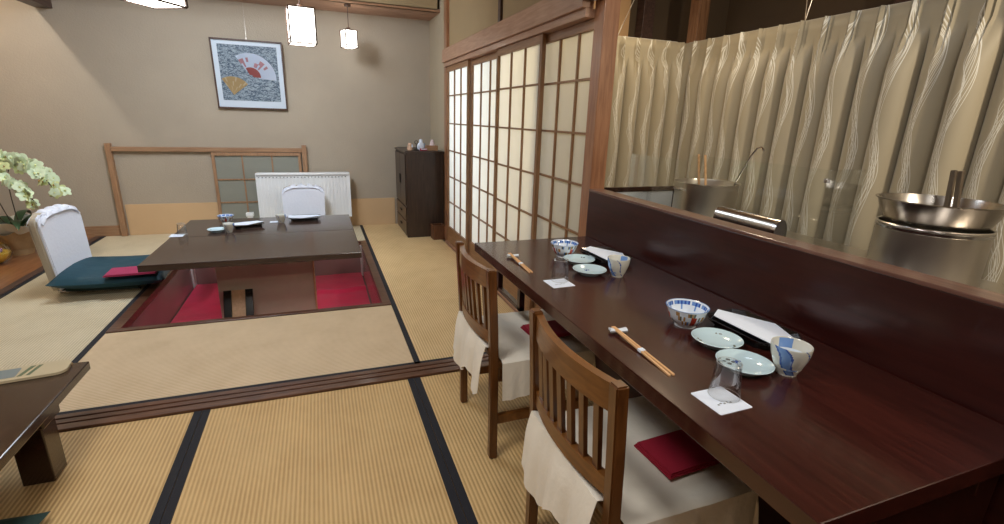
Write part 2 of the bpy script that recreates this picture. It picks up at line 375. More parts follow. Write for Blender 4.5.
# threshold between the two halves of the room: wood beam with sliding grooves
tb = BM()
box(tb, -2.6, 1.29, 2.275, 2.32, -0.045, 0.010, 0.002); box(tb, -2.6, 1.29, 2.32, 2.33, -0.045, 0.004)
box(tb, -2.6, 1.29, 2.33, 2.362, -0.045, 0.010, 0.002); box(tb, -2.6, 1.29, 2.362, 2.372, -0.045, 0.004); box(tb, -2.6, 1.29, 2.372, 2.405, -0.045, 0.010, 0.002)
struct('trim_threshold', tb, M['sill'])
struct('trim_alcove_edge', bx(-2.27, -2.21, 2.41, YB - 0.015, -0.045, 0.004, 0.002), M['dark_beam'])
struct('floor_alcove', bx(-3.4, -2.27, 2.41, YB - 0.015, -0.045, 0.0), M['floorboard'])

# ---- tatami mats (each can be lifted out)
def mat_thing(x0, x1, y0, y1, m, label, borders):
    t = thing('tatami_mat', label, 'tatami mat', ((x0+x1)/2, (y0+y1)/2, -0.048), 0)
    hx, hy = (x1-x0)/2 - 0.001, (y1-y0)/2 - 0.001
    obj('woven_surface', bx(-hx, hx, -hy, hy, 0, 0.047), m, t)
    bw = 0.032
    for side in borders:
        r = {'L': (-hx, -hx+bw, -hy, hy), 'R': (hx-bw, hx, -hy, hy), 'N': (-hx, hx, -hy, -hy+bw), 'F': (-hx, hx, hy-bw, hy)}[side]
        obj('border', bx(*r, 0.046, 0.0492), M['beri'], t)
G = 'tatami mats'
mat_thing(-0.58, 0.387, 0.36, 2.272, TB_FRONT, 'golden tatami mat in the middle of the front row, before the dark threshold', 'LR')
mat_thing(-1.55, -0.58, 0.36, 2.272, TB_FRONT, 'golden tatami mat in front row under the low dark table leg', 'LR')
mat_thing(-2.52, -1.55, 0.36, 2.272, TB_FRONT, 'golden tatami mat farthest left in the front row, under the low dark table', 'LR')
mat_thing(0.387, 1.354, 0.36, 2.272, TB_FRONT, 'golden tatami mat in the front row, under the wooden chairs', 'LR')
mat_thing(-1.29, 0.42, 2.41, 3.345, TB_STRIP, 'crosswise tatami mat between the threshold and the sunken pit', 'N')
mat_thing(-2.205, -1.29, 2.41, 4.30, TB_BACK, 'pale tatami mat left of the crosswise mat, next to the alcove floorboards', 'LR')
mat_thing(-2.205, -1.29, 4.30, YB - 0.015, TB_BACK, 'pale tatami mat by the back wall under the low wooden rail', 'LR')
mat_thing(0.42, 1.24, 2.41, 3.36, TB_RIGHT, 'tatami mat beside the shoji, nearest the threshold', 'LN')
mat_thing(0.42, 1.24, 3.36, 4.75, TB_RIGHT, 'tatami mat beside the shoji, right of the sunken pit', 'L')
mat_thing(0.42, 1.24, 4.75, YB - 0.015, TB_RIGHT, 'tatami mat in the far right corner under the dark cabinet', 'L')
mat_thing(-1.29, 0.42, 5.32, YB - 0.015, TB_BACK, 'pale tatami mat behind the sunken pit, before the radiator', '')

# ---- sunken foot pit
pit = BM()
PX0, PX1, PY0, PY1, PZ = -1.27, 0.402, 3.35, 5.315, -0.35
for a in ((PX0-0.02, PX1+0.018, PY0, PY0+0.045), (PX0-0.02, PX1+0.018, PY1-0.045, PY1), (PX0-0.02, PX0+0.045, PY0+0.045, PY1-0.045), (PX1-0.042, PX1+0.018, PY0+0.045, PY1-0.045)):
    box(pit, *a, -0.045, 0.006, 0.002)
prim = struct('trim_pit_frame', pit, M['sill'])
pw = BM()
x0, x1, y0, y1 = PX0+0.045, PX1-0.042, PY0+0.045, PY1-0.045
box(pw, x0-0.015, x0, y0-0.015, y1+0.015, PZ, -0.045); box(pw, x1, x1+0.015, y0-0.015, y1+0.015, PZ, -0.045)
box(pw, x0, x1, y0-0.015, y0, PZ, -0.045); box(pw, x0, x1, y1, y1+0.015, PZ, -0.045)
struct('wall_pit', pw, M['pitwall'])
struct('floor_pit', bx(x0-0.015, x1+0.015, y0-0.015, y1+0.015, PZ-0.03, PZ), M['pitwall'])
struct('trim_pit_corner_left', bx(x0, x0+0.012, y1-0.10, y1-0.004, PZ, -0.03), M['radiator'])
struct('trim_pit_corner_right', bx(x1-0.012, x1, y1-0.10, y1-0.004, PZ, -0.03), M['radiator'])
mt = BM()
def matfn(u, v):
    x = x0 + 0.01 + (x1-x0-0.02)*u; y = y0 + 0.01 + (y1-y0-0.02)*v
    return (x, y, PZ + 0.012 + 0.010*noise.noise(Vector((x*3, y*3, 1))) + 0.028*max(0, 1-abs(y-4.72+0.03*math.sin(x*14))/0.06) * (1 if x > -0.1 else 0))
sheet(mt, matfn, 50, 60, 0, 0.008)
tag(obj('pit_carpet', mt, M['pitmat'], smooth=True), 'magenta carpet lying on the bottom of the sunken foot pit', 'carpet')
t = thing('footboard', 'wooden board with two dark rails leaning on the table pedestal in the pit', 'footboard', (-0.685, 4.07, PZ + 0.024), 0)
fr = Matrix.Rotation(math.radians(63), 4, 'X')
obj('plank', bx(-0.050, 0.050, 0, 0.28, 0, 0.02, 0.003, mat=fr), M['slat'], t)
for s in (-1, 1): obj('rail', bx(s*0.078-0.028, s*0.078+0.028, 0, 0.28, 0, 0.03, 0.003, mat=fr), M['black'], t)

# ---- picture rail style frame low on the back wall
t = thing('wall_frame', 'brown wooden post and rail frame low on the back wall', 'wall frame', (-1.1, YB, 0))
obj('left_post', bx(-0.925, -0.875, -0.055, -0.001, -0.04, 0.965, 0.003), M['rail_wood_z'], t)
obj('right_post', bx(0.925, 0.975, -0.055, -0.016, -0.04, 0.965, 0.003), M['rail_wood_z'], t)
obj('top_rail', bx(-0.875, 0.925, -0.05, -0.001, 0.885, 0.93, 0.003), M['rail_wood_x'], t)
t = thing('glass_screen', 'frosted glass panel with thin wooden bars behind the radiator', 'glass panel', (-0.64, YB - 0.02, 0.0))
fr_ = BM(); box(fr_, -0.45, -0.42, -0.03, 0, 0, 0.88, 0.002); box(fr_, 0.42, 0.45, -0.03, 0, 0, 0.88, 0.002)
box(fr_, -0.42, 0.42, -0.03, 0, 0.845, 0.88, 0.002); box(fr_, -0.42, 0.42, -0.03, 0, 0, 0.04, 0.002)
obj('frame', fr_, M['rail_wood_z'], t)
obj('glass_pane', bx(-0.42, 0.42, -0.012, -0.006, 0.04, 0.845), M['frosted'], t)
gb = BM()
for xx in (-0.155, 0.145): box(gb, xx-0.007, xx+0.007, -0.024, -0.012, 0.04, 0.845)
for zz in (0.33, 0.585): box(gb, -0.42, 0.42, -0.022, -0.012, zz-0.007, zz+0.007)
obj('glazing_bars', gb, M['rail_wood_z'], t)

# ---- shoji
def shoji(y0, y1, xc, label):
    t = thing('shoji_screen', label, 'shoji screen', (xc, (y0+y1)/2, 0.016), 0, 'shoji screens of the right wall')
    h = (y1-y0)/2; H = 1.80; d = 0.013
    for s in (-1, 1): obj('stile', bx(-d, d, s*h - (0.034 if s > 0 else 0), s*h + (0.034 if s < 0 else 0), 0, H-0.012, 0.002), M['shoji_wood'], t)
    obj('top_rail', bx(-d, d, -h+0.034, h-0.034, H-0.06, H-0.012, 0.002), M['shoji_wood_y'], t)
    obj('bottom_rail', bx(-d, d, -h+0.034, h-0.034, 0, 0.17, 0.002), M['shoji_wood_y'], t)
    obj('paper', bx(0.006, 0.0075, -h+0.034, h-0.034, 0.17, H-0.06), M['shoji_paper'], t)
    k = BM(); iw = 2*h - 0.068
    for i in (1, 2):
        yy = -h + 0.034 + iw*i/3; box(k, -0.008, 0.005, yy-0.006, yy+0.006, 0.17, H-0.06)
    for z in (0.436, 0.705, 0.974, 1.243, 1.512): box(k, -0.007, 0.004, -h+0.034, h-0.034, z-0.006, z+0.006)
    obj('lattice', k, M['shoji_wood'], t)
shoji(4.33, 5.085, 1.285, 'shoji screen farthest back, beside the dark cabinet, with bluish white paper')
shoji(3.58, 4.345, 1.315, 'second shoji screen from the back corner')
shoji(2.80, 3.595, 1.285, 'shoji screen third from the back, overlapping the nearest one')
shoji(2.19, 2.90, 1.320, 'shoji screen nearest the counter, set behind the others beside the thick post')

# ---- radiator
t = thing('radiator', 'white ribbed panel radiator standing against the back wall', 'radiator', (-0.17, 5.99, 0))
obj('back_panel', bx(-0.49, 0.49, 0.04, 0.06, 0.15, 0.66, 0.004), M['radiator'], t)
rb = BM(); n = 27
def radfn(u, v):
    i = round(u*n*4); q = i % 4; x = (i//4 + (0, 0.04, 0.16, 0.20)[q])/n
    return (-0.485 + 0.97*x, -0.036 + (0, 0.007, 0.007, 0)[q], 0.15 + 0.49*v)
sheet(rb, radfn, n*4, 1, 0, 0.003)
obj('ribbed_front', rb, M['radiator'], t)
rc = bx(-0.49, 0.49, -0.05, 0.06, 0.645, 0.668, 0.004); obj('top_cover', rc, M['radiator'], t)
for i in range(26): obj('vent_slot', bx(-0.47 + i*0.0364, -0.458 + i*0.0364, -0.0475, -0.0350, 0.618, 0.626), M['slotgrey'], t)
for s in (-0.4, 0.4): obj('foot', bx(s-0.02, s+0.02, 0.0, 0.05, 0, 0.16, 0.003), M['radiator'], t)
for s in (-1, 1): obj('end_cover', bx(s*0.49-0.006, s*0.49+0.006, -0.045, 0.06, 0.15, 0.665, 0.002), M['radiator'], t)
tag(obj('socket_plate', bx(-0.80, -0.725, 5.93, 6.0, 0.195, 0.235, 0.004), M['radiator']), 'small white box left of the radiator foot', 'box')
bpy.data.objects['socket_plate'].name = 'small_box'
sbx = bpy.data.objects['small_box']
tag(obj('box_stand', bx(-0.79, -0.735, 5.94, 5.99, 0.0, 0.194, 0.003), M['radiator'], None), 'thin white stand under the small box beside the radiator', 'stand')

# ---- picture
t = thing('framed_picture', 'square framed picture of two folding fans hanging on the back wall', 'picture', (-0.622, YB - 0.012, 1.342))
tl = Matrix.Rotation(math.radians(3.5), 4, 'X')
W2, HH = 0.34, 0.692
fb_ = BM()
for a in ((-W2, W2, 0, 0.016), (-W2, W2, HH-0.016, HH)): box(fb_, a[0], a[1], -0.03, 0, a[2], a[3], 0.002, mat=tl)
for a in ((-W2, -W2+0.014), (W2-0.014, W2)): box(fb_, a[0], a[1], -0.03, 0, 0.016, HH-0.016, 0.002, mat=tl)
obj('frame', fb_, M['dark_beam'], t)
obj('mount', bx(-W2+0.014, W2-0.014, -0.012, -0.004, 0.016, HH-0.016, mat=tl), plain('pale_blue_mount', (0.60, 0.68, 0.78), 0.6), t)
m_, nt, b = new_mat('water_print')
tc = N(nt, 'ShaderNodeTexCoord'); mp = N(nt, 'ShaderNodeMapping'); mp.inputs['Scale'].default_value = (30, 30, 75); nt.links.new(tc.outputs['Object'], mp.inputs[0])
nn = N(nt, 'ShaderNodeTexNoise'); nn.inputs['Scale'].default_value = 1; nn.inputs['Detail'].default_value = 3; nn.inputs['Distortion'].default_value = 1.5; nt.links.new(mp.outputs[0], nn.inputs[0])
rr = N(nt, 'ShaderNodeValToRGB'); rr.color_ramp.elements[0].position = 0.42; rr.color_ramp.elements[1].position = 0.60
rr.color_ramp.elements[0].color = (0.045, 0.075, 0.12, 1); rr.color_ramp.elements[1].color = (0.30, 0.37, 0.43, 1)
nt.links.new(nn.outputs[0], rr.inputs[0]); nt.links.new(rr.outputs[0], b.inputs['Base Color']); b.inputs['Roughness'].default_value = 0.6
art = obj('print', bx(-W2+0.06, W2-0.06, -0.014, -0.011, 0.085, HH-0.055, mat=tl), m_, t)
def fan(cx, cz, r0, r1, a0, a1, y, mi_fn, mats, name):
    k = BM(); n = 18
    for i in range(n):
        aa, ab = math.radians(a0 + (a1-a0)*i/n), math.radians(a0 + (a1-a0)*(i+1)/n)
        for j in range(4):
            ra, rbb = r0 + (r1-r0)*j/4, r0 + (r1-r0)*(j+1)/4
            vs = [k.verts.new(tl @ Vector((cx + r*math.cos(q), y, cz + r*math.sin(q)))) for r, q in ((ra, aa), (rbb, aa), (rbb, ab), (ra, ab))]
            f = k.faces.new(vs); f.material_index = mi_fn(i, j)
    bmesh.ops.solidify(k, geom=k.faces[:], thickness=0.001)
    return obj(name, k, mats, t)
fan(0.01, 0.330, 0.02, 0.095, -4, 118, -0.0165, lambda i, j: 0, [plain('fan_red', (0.42, 0.10, 0.09), 0.6)], 'fan_handle')
fan(0.01, 0.320, 0.070, 0.245, -4, 122, -0.0160, lambda i, j: 1 if (i*7 + j*5) % 9 in (0, 3, 5) and 0 < j < 3 and i > 2 else 0, [M['paper'], plain('fan_pink', (0.62, 0.32, 0.36), 0.6)], 'large_fan')
fan(-0.175, 0.140, 0.0, 0.185, 38, 122, -0.0160, lambda i, j: 1 if (i*5 + j*3) % 7 == 0 else 0, [plain('fan_gold', (0.60, 0.42, 0.20), 0.6), plain('fan_gold_light', (0.72, 0.60, 0.38), 0.6)], 'small_fan')
hw = BM(); tube(hw, [(0.0, -0.03, HH), (0.0, 0.006, 1.045)], 0.0012, 5); obj('hanging_wire', hw, M['brass'], t)

# ---- cabinet, things on it, bin
t = thing('cabinet', 'dark brown wooden cabinet with doors and drawers in the far right corner', 'cabinet', (1.085, 5.35, 0))
obj('body', bx(-0.20, 0.215, 0, 0.72, 0.0, 0.935, 0.003), M['cabinet'], t)
obj('top_board', bx(-0.215, 0.22, -0.01, 0.73, 0.935, 0.958, 0.003), M['cabinet'], t)
for k in range(2):
    d = obj('door', bx(-0.212, -0.20, 0.02 + 0.345*k, 0.355 + 0.345*k, 0.36, 0.92, 0.002), M['cabinet'], t)
    obj('handle', bx(-0.222, -0.212, 0.33 + 0.03*k, 0.345 + 0.03*k, 0.58, 0.68, 0.002), M['darkmetal'], d)
for k in range(2):
    d = obj('drawer', bx(-0.212, -0.20, 0.02, 0.70, 0.03 + 0.16*k, 0.18 + 0.16*k, 0.002), M['cabinet'], t)
    obj('handle', bx(-0.224, -0.212, 0.31, 0.41, 0.10 + 0.16*k, 0.115 + 0.16*k, 0.002), M['darkmetal'], d)
t = thing('waste_bin', 'small square wooden bin on the tatami beside the dark cabinet', 'bin', (1.205, 5.245, 0), 0.05)
wbm = BM()
for a in ((-0.065, 0.065, -0.065, -0.057), (-0.065, 0.065, 0.057, 0.065), (-0.065, -0.057, -0.057, 0.057), (0.057, 0.065, -0.057, 0.057)): box(wbm, *a, 0, 0.15, 0.001)
box(wbm, -0.057, 0.057, -0.057, 0.057, 0, 0.008); obj('body', wbm, M['binwood'], t)
wl = BM()
for a in ((-0.069, 0.069, -0.069, -0.055), (-0.069, 0.069, 0.055, 0.069), (-0.069, -0.055, -0.055, 0.055), (0.055, 0.069, -0.055, 0.055)): box(wl, *a, 0.15, 0.16, 0.001)
obj('rim', wl, M['binwood'], t)
ZT = 0.959
t = thing('cat_figurine', 'peach coloured cat figurine at left end of the cabinet top', 'figurine', (0.955, 5.50, ZT))
fg = BM(); lathe(fg, [(0, 0), (0.028, 0), (0.032, 0.02), (0.022, 0.04), (0.020, 0.045), (0.024, 0.058), (0.015, 0.074), (0, 0.078)], 20)
for s in (-1, 1): lathe(fg, [(0.007, 0), (0.0, 0.016)], 8, c=(s*0.013, 0, 0.068))
obj('body', fg, plain('peach_ceramic', (0.66, 0.42, 0.28), 0.4), t, True)
obj('paw', lathe(BM(), [(0, 0), (0.008, 0.002), (0.008, 0.03), (0, 0.036)], 10, c=(0.024, -0.01, 0.03)), M['paper'], t, True)
t = thing('iron_stand', 'small black stand with a ring handle on the cabinet top', 'ornament', (1.02, 5.46, ZT))
st = BM(); lathe(st, [(0, 0), (0.03, 0), (0.03, 0.01), (0.006, 0.016), (0.005, 0.07), (0, 0.07)], 16)
obj('base', st, M['darkmetal'], t, True)
rg = BM(); tube(rg, [(0.018*math.cos(a*PI/8), 0, 0.087 + 0.018*math.sin(a*PI/8)) for a in range(17)], 0.0035, 6); obj('ring', rg, M['darkmetal'], t, True)
t = thing('bird_ornament', 'white and blue bird shaped ornament behind the red packet', 'ornament', (1.085, 5.53, ZT))
bd = BM(); lathe(bd, [(0, 0), (0.03, 0), (0.04, 0.03), (0.036, 0.06), (0.018, 0.085), (0.020, 0.10), (0.012, 0.118), (0, 0.12)], 20, sx=1.1, sy=0.8)
obj('body', bd, M['paper'], t, True)
obj('wing', lathe(BM(), [(0, 0), (0.016, 0.01), (0.018, 0.04), (0, 0.06)], 12, c=(0.035, -0.015, 0.02), sx=0.8, sy=0.6), plain('grey_blue_glaze', (0.25, 0.30, 0.36), 0.4), t, True)
t = thing('red_packet', 'small red packet lying in front of the ornaments on the cabinet', 'packet', (1.09, 5.42, ZT), 0.2)
obj('packet', bx(-0.035, 0.035, -0.02, 0.02, 0, 0.024, 0.004), plain('red_card', (0.35, 0.02, 0.05), 0.5), t)
obj('flap', bx(-0.034, 0.034, -0.0215, -0.0195, 0.012, 0.022, 0.0), M['paper'], t)
t = thing('tissue_box', 'light brown wooden tissue box at the right of the cabinet top', 'tissue box', (1.19, 5.47, ZT))
obj('box', bx(-0.065, 0.065, -0.045, 0.045, 0, 0.055, 0.002), wood('tissue_box_wood', (0.28, 0.14, 0.07), (0.42, 0.24, 0.13), 'X', 0.5), t)
obj('tissue', lathe(BM(), [(0.030, 0), (0.024, 0.03), (0.018, 0.045), (0.012, 0.058), (0, 0.066)], 9, c=(0.01, 0, 0.055), sy=0.5), plain('pinkish_tissue', (0.80, 0.66, 0.68), 0.9), t, True)

# ---- pendant lamps
def lantern(loc, w, h, top, rz, label, name='pendant_lantern'):
    t = thing(name, label, 'pendant lamp', loc, rz, None)
    a = w/2
    fr_ = BM()
    for sx in (-1, 1):
        for sy in (-1, 1): box(fr_, sx*a-0.005, sx*a+0.005, sy*a-0.005, sy*a+0.005, 0, h)
    for z in (0.0, h):
        for s in (-1, 1):
            box(fr_, -a, a, s*a-0.0035, s*a+0.0035, z-0.004, z+0.004); box(fr_, s*a-0.0035, s*a+0.0035, -a, a, z-0.004, z+0.004)
    for s in (-1, 1):
        box(fr_, -a, a, s*a-0.003, s*a+0.003, h*0.13-0.003, h*0.13+0.003); box(fr_, s*a-0.003, s*a+0.003, -a, a, h*0.13-0.003, h*0.13+0.003)
    box(fr_, -a, a, -0.008, 0.008, h-0.004, h+0.006)
    obj('frame', fr_, M['lampframe'], t)
    p = BM(); b_ = a - 0.004
    for q in ((-b_, b_, -b_, -b_+0.002), (-b_, b_, b_-0.002, b_), (-b_, -b_+0.002, -b_+0.002, b_-0.002), (b_-0.002, b_, -b_+0.002, b_-0.002)): box(p, *q, 0.004, h-0.004)
    box(p, -b_, b_, -b_, b_, 0.001, 0.004)
    obj('paper_shade', p, M['lamppaper'], t)
    k = BM(); tube(k, [(0, 0, h), (0, 0, top - loc[2] - 0.02)], 0.0035, 6); obj('cord', k, M['lampframe'], t)
    obj('socket_cap', lathe(BM(), [(0, h+0.03), (0.018, h+0.028), (0.024, h), (0, h)], 16), M['lampframe'], t, True)
    obj('ceiling_rose', lathe(BM(), [(0.035, top-loc[2]), (0.032, top-loc[2]-0.02), (0, top-loc[2]-0.022)], 18), M['lampframe'], t, True)
lantern((-0.05, 4.12, 1.80), 0.175, 0.235, ZC, 0.12, 'square white paper lantern in thin dark frame, hanging right of the framed picture')
lantern((-0.685, 3.00, 1.80), 0.185, 0.25, ZC, -0.55, 'paper lantern cut by the top edge, left of the framed picture')
lantern((0.385, 5.70, 1.985), 0.125, 0.165, 2.395, 0.35, 'smallest paper lantern, hanging near the far wall toward the cabinet corner')

# ---- table over the pit
t = thing('kotatsu_table', 'large low dark brown table over the sunken foot pit', 'table', (-0.46, 4.37, PZ + 0.02))
zt = 0.34 - (PZ + 0.02)
obj('tabletop', bx(-0.69, 0.71, -0.765, 0.02, zt-0.045, zt, 0.004), M['table'], t)
obj('tabletop', bx(-0.69, 0.71, 0.023, 0.73, zt-0.045, zt, 0.004), M['table'], t)
obj('pedestal', bx(-0.38, 0.35, -0.12, 0.40, 0.0, zt-0.045, 0.004), M['pedestal'], t)
obj('pedestal_edge', bx(0.345, 0.36, -0.13, -0.11, 0.0, zt-0.045, 0.003), M['slat'], t)

# ---- crockery builders (local z=0 on the table)
def bowl(loc, label, group='flared bowls on the long counter', s=1.0, rz=0):
    t = thing('rice_bowl', label, 'bowl', loc, rz, group)
    mats = [M['porcelain'], M['blue'], M['red'], M['rust'], M['lightblue'], M['ochre']]
    rr_ = random.Random(3)
    pr = [(0, 0.004), (0.030, 0.004), (0.031, 0.0), (0.034, 0.0), (0.034, 0.008), (0.046, 0.016), (0.056, 0.032), (0.061, 0.048), (0.0655, 0.062), (0.067, 0.066), (0.0655, 0.0665), (0.063, 0.062), (0.0585, 0.050), (0.053, 0.034), (0.042, 0.018), (0.0, 0.011)]
    pr = [(r*s, z*s) for r, z in pr]
    def mi(i, k, n):
        if 5 <= i <= 7: return 2 if (k % 16) in (0, 1, 2) and i < 7 else rr_.choice((0, 0, 0, 3, 5, 0, 0, 4))
        if i == 8: return 0
        if i == 11: return (1, 4, 1, 4, 4, 0)[k % 6]
        if i == 12: return 4 if k % 8 == 0 else 0
        return 0
    obj('bowl', lathe(BM(), pr, 64, mi), mats, t, True)
    obj('rim_line', lathe(BM(), [(0.0665*s, 0.0655*s), (0.0678*s, 0.0665*s), (0.067*s, 0.0672*s), (0.0655*s, 0.0668*s)], 48), M['lightblue'], t, True)
def plate(loc, label, group='small round plates on the long counter', s=1.0, mark=0):
    t = thing('small_plate', label, 'plate', loc, 0, group)
    pr = [(0, 0.003), (0.036, 0.003), (0.037, 0), (0.041, 0), (0.042, 0.005), (0.058, 0.011), (0.071, 0.020), (0.073, 0.023), (0.071, 0.0235), (0.056, 0.0145), (0.038, 0.009), (0, 0.008)]
    obj('dish', lathe(BM(), [(r*s, z*s) for r, z in pr], 40), [M['celadon']], t, True)
    k = BM(); rr_ = random.Random(int(s*10) + mark)
    for a in (0.6, 2.6, 4.9) if not mark else (1.2, 1.5):
        r = 0.055*s if not mark else 0.025
        for q in range(4):
            an = a + 0.10*q; lathe(k, [(0.004, 0), (0.003, 0.0012), (0, 0.0014)], 6, c=(r*math.cos(an) + rr_.uniform(-.004, .004), r*math.sin(an) + rr_.uniform(-.006, .006), (0.0140 if not mark else 0.0083)*s))
    obj('painted_sprig', k, M['rust'] if not mark else M['blue'], t)
def cup(loc, label, group='swirl painted cups on the long counter', s=1.0, rz=0):
    t = thing('tea_cup', label, 'cup', loc, rz, group)
    pr = [(0, 0.003), (0.018, 0.003), (0.019, 0), (0.022, 0), (0.023, 0.004)] + [(0.023 + 0.021*math.sin(PI/2*i/27), 0.004 + 0.070*i/27) for i in range(1, 28)]
    pr += [(0.0435, 0.0752), (0.0415, 0.073), (0.037, 0.04), (0.030, 0.018), (0.0, 0.010)]
    def mi(i, k, n):
        if 4 <= i <= 31:
            q = (i-4)/27; ph = (k/n*2.0 + 0.30*q + 0.05*math.sin(q*6)) % 1
            if 0.04 < ph < 0.20: return 1
            if ph <= 0.04 or 0.20 <= ph < 0.235: return 2
            if 0.52 < ph < 0.55: return 2
        if 33 <= i <= 34 and (k // 12) % 4 == 0: return 1
        return 0
    pr = [(r*s, z*s) for r, z in pr]
    obj('cup_body', lathe(BM(), pr, 96, mi), [plain('greyish_white_glaze', (0.66, 0.66, 0.60), 0.15, coat=0.5), M['lightblue'], M['blue']], t, True)
    obj('inner_glaze', lathe(BM(), [(0.0365*s, 0.05*s), (0.036*s, 0.045*s), (0.030*s, 0.020*s), (0, 0.0125*s)], 40), M['porcelain'], t, True)
def tumbler(loc, label, group='upturned glasses on the long counter', s=1.0):
    t = thing('glass_tumbler', label, 'glass', loc, 0, group)
    pr = [(0.0355, 0.0), (0.0365, 0.0005), (0.0282, 0.088), (0.0265, 0.0895), (0, 0.09), (0, 0.081), (0.0255, 0.080), (0.0272, 0.077), (0.0348, 0.001), (0.0355, 0.0)]
    o = obj('glass_body', lathe(BM(), [(r*s, z*s) for r, z in pr], 40), M['clear'], t, True)
    for q, (ra_, za_) in enumerate(((0.0362, 0.0), (0.0283, 0.0872))):
        obj('edge_glint', lathe(BM(), [(ra_*s, za_*s), ((ra_+0.0007)*s, (za_+0.0006)*s), (ra_*s, (za_+0.0013)*s), ((ra_-0.0007)*s, (za_+0.0006)*s), (ra_*s, za_*s)], 40), M['glint'], t, True)  # opaque pale rings imitate edge highlights at base and top
    k = BM()
    for (ax, ay, ar) in ((0.004, 0.010, 0.006), (0.006, -0.004, 0.005), (-0.008, -0.008, 0.006), (-0.010, 0.006, 0.004)):
        lathe(k, [(0, 0.0903*s), (ar*s, 0.0903*s), (ar*0.8*s, 0.0909*s), (0, 0.0909*s)], 7, c=(ax*s, ay*s, 0))
    obj('painted_flower', k, M['inkdark'], t)
def floral(loc, s, parent=None):
    pass
def coaster(loc, rz, label, group='square paper coasters on the long counter', s=1.0):
    t = thing('paper_coaster', label, 'coaster', loc, rz, group)
    h = 0.049*s
    obj('card', prism(BM(), rrect(-h, h, -h, h, 0.004), 0, 0.0012), M['paper'], t)
    k = BM(); r2 = random.Random(5)
    for q in range(5): prism(k, [(x*0.009 + (-0.022 + 0.009*q)*s, y*0.006 - 0.015*s + 0.003*(q % 2)) for x, y in ((-.4, -.3), (.4, -.4), (.3, .4), (-.3, .3))], 0.0011, 0.0015)
    obj('printed_motif', k, plain('grey_ink', (0.22, 0.24, 0.26), 0.7), t)
def tray(loc, rz, label, group='black dishes with folded white paper on the long counter', s=1.04):
    t = thing('black_dish', label, 'dish', loc, rz, group)
    hx, hy = 0.085*s, 0.125*s
    def oc(k, dx=0):
        x, y, c = hx*k + dx, hy*k + dx, 0.03*s
        return [(x-c, y), (-x+c, y), (-x, y-c), (-x, -y+c), (-x+c, -y), (x-c, -y), (x, -y+c), (x, y-c)]
    k = BM(); prism(k, oc(0.82), 0, 0.012); obj('foot', k, M['black'], t)
    k = BM(); ins = [oc(0.82), oc(1.0), oc(1.0, -0.004), oc(0.80, -0.004)]; zs = [0.012, 0.030, 0.030, 0.016]
    rings = [[k.verts.new((x, y, z)) for x, y in p] for p, z in zip(ins, zs)]
    for a, b_ in zip(rings, rings[1:]):
        for i in range(8): k.faces.new((a[i], a[(i+1) % 8], b_[(i+1) % 8], b_[i]))
    k.faces.new(rings[-1]); k.faces.new(rings[0][::-1]); obj('dish', k, M['black'], t)
    k = BM()
    poly = [(-0.055*s, 0.095*s), (0.0, 0.130*s), (0.078*s, -0.02*s), (0.030*s, -0.125*s), (-0.060*s, -0.125*s)]
    prism(k, poly, 0.0305, 0.0325)
    p = obj('folded_paper', k, M['paper'], t)
def chopsticks(loc, rz, label, L=0.255):
    t = thing('chopsticks', label, 'chopsticks', loc, rz, 'wooden chopstick pairs on the long counter')
    for s in (-1, 1):
        k = BM(); tl_ = Matrix.Translation((0, s*0.0035, 0.013)) @ Matrix.Rotation(math.radians(s*0.6), 4, 'Z') @ Matrix.Rotation(math.radians(2.4), 4, 'Y')
        box(k, -0.02, L, -0.003, 0.003, -0.003, 0.003, 0.001, mat=tl_); obj('stick', k, M['chopstick'], t)
    obj('paper_band', bx(0.125, 0.142, -0.0085, 0.0085, 0.0035, 0.0115, 0.0005), M['paper'], t)
def rest(loc, rz, label):
    t = thing('chopstick_rest', label, 'chopstick rest', loc, rz, 'chopstick rests on the long counter')
    k = BM()
    def fn(u, v):
        y = (u-0.5)*0.056; x = (v-0.5)*0.018*(0.75 + 0.5*abs(2*u-1)); return (x, y, 0.0075 + 0.003*abs(2*u-1)**2 - 0.003*(2*v-1)**2)
    sheet(k, fn, 14, 6, 0, 0.007); obj('rest_body', k, M['porcelain'], t, True)
    obj('painted_dots', lathe(BM(), [(0.004, 0), (0, 0.001)], 8, c=(0, 0.022, 0.0095)), M['blue'], t)

# ---- the long counter table and the partition
ZK = 0.69
KS = 0.913; ZKT = 1.32 - (1.32 - ZK)*KS      # counter height 0.745
t = thing('counter_table', 'long dark red lacquered counter table in front of the partition', 'table', (0.983, 1.27, 0))
obj('tabletop', bx(-0.308, 0.308, -0.89, 0.888, ZKT-0.040, ZKT, 0.0025), M['counter'], t)
obj('apron', bx(0.20, 0.225, -0.86, 0.86, ZKT-0.12, ZKT-0.04, 0.002), M['panel'], t)
obj('added_end_panel', bx(-0.10, 0.30, -0.85, -0.82, 0.0, ZKT-0.04, 0.002), M['panel'], t)  # panel added to make the space under the near end dark
for sy in (-0.80, 0.78): obj('leg', bx(0.23, 0.285, sy, sy+0.055, 0.0, ZKT-0.04, 0.003), M['panel'], t)
for y_ in (0.56, 0.835): obj('shelf_hanger', bx(-0.20, -0.175, y_, y_+0.03, 0.505, ZKT-0.04, 0.002), M['panel'], t)
obj('shelf_bar', bx(-0.20, -0.175, 0.56, 0.865, 0.505, 0.525, 0.002), M['panel'], t)
t = thing('partition', 'high dark red partition between the counter table and the kitchen', 'partition', (1.34, 0.8, 0))
obj('panel', bx(-0.045, -0.018, -1.4, 1.380, 0.0, 0.978, 0.002), M['panel'], t)
obj('cap', bx(-0.047, 0.030, -1.4, 1.380, 0.978, 0.989, 0.002), wood('partition_cap_wood', (0.10, 0.04, 0.03), (0.20, 0.10, 0.075), 'Y', 0.28, 0.4), t)
obj('back_panel', bx(0.006, 0.028, -1.4, 1.380, 0.0, 0.978, 0.002), M['panel'], t)

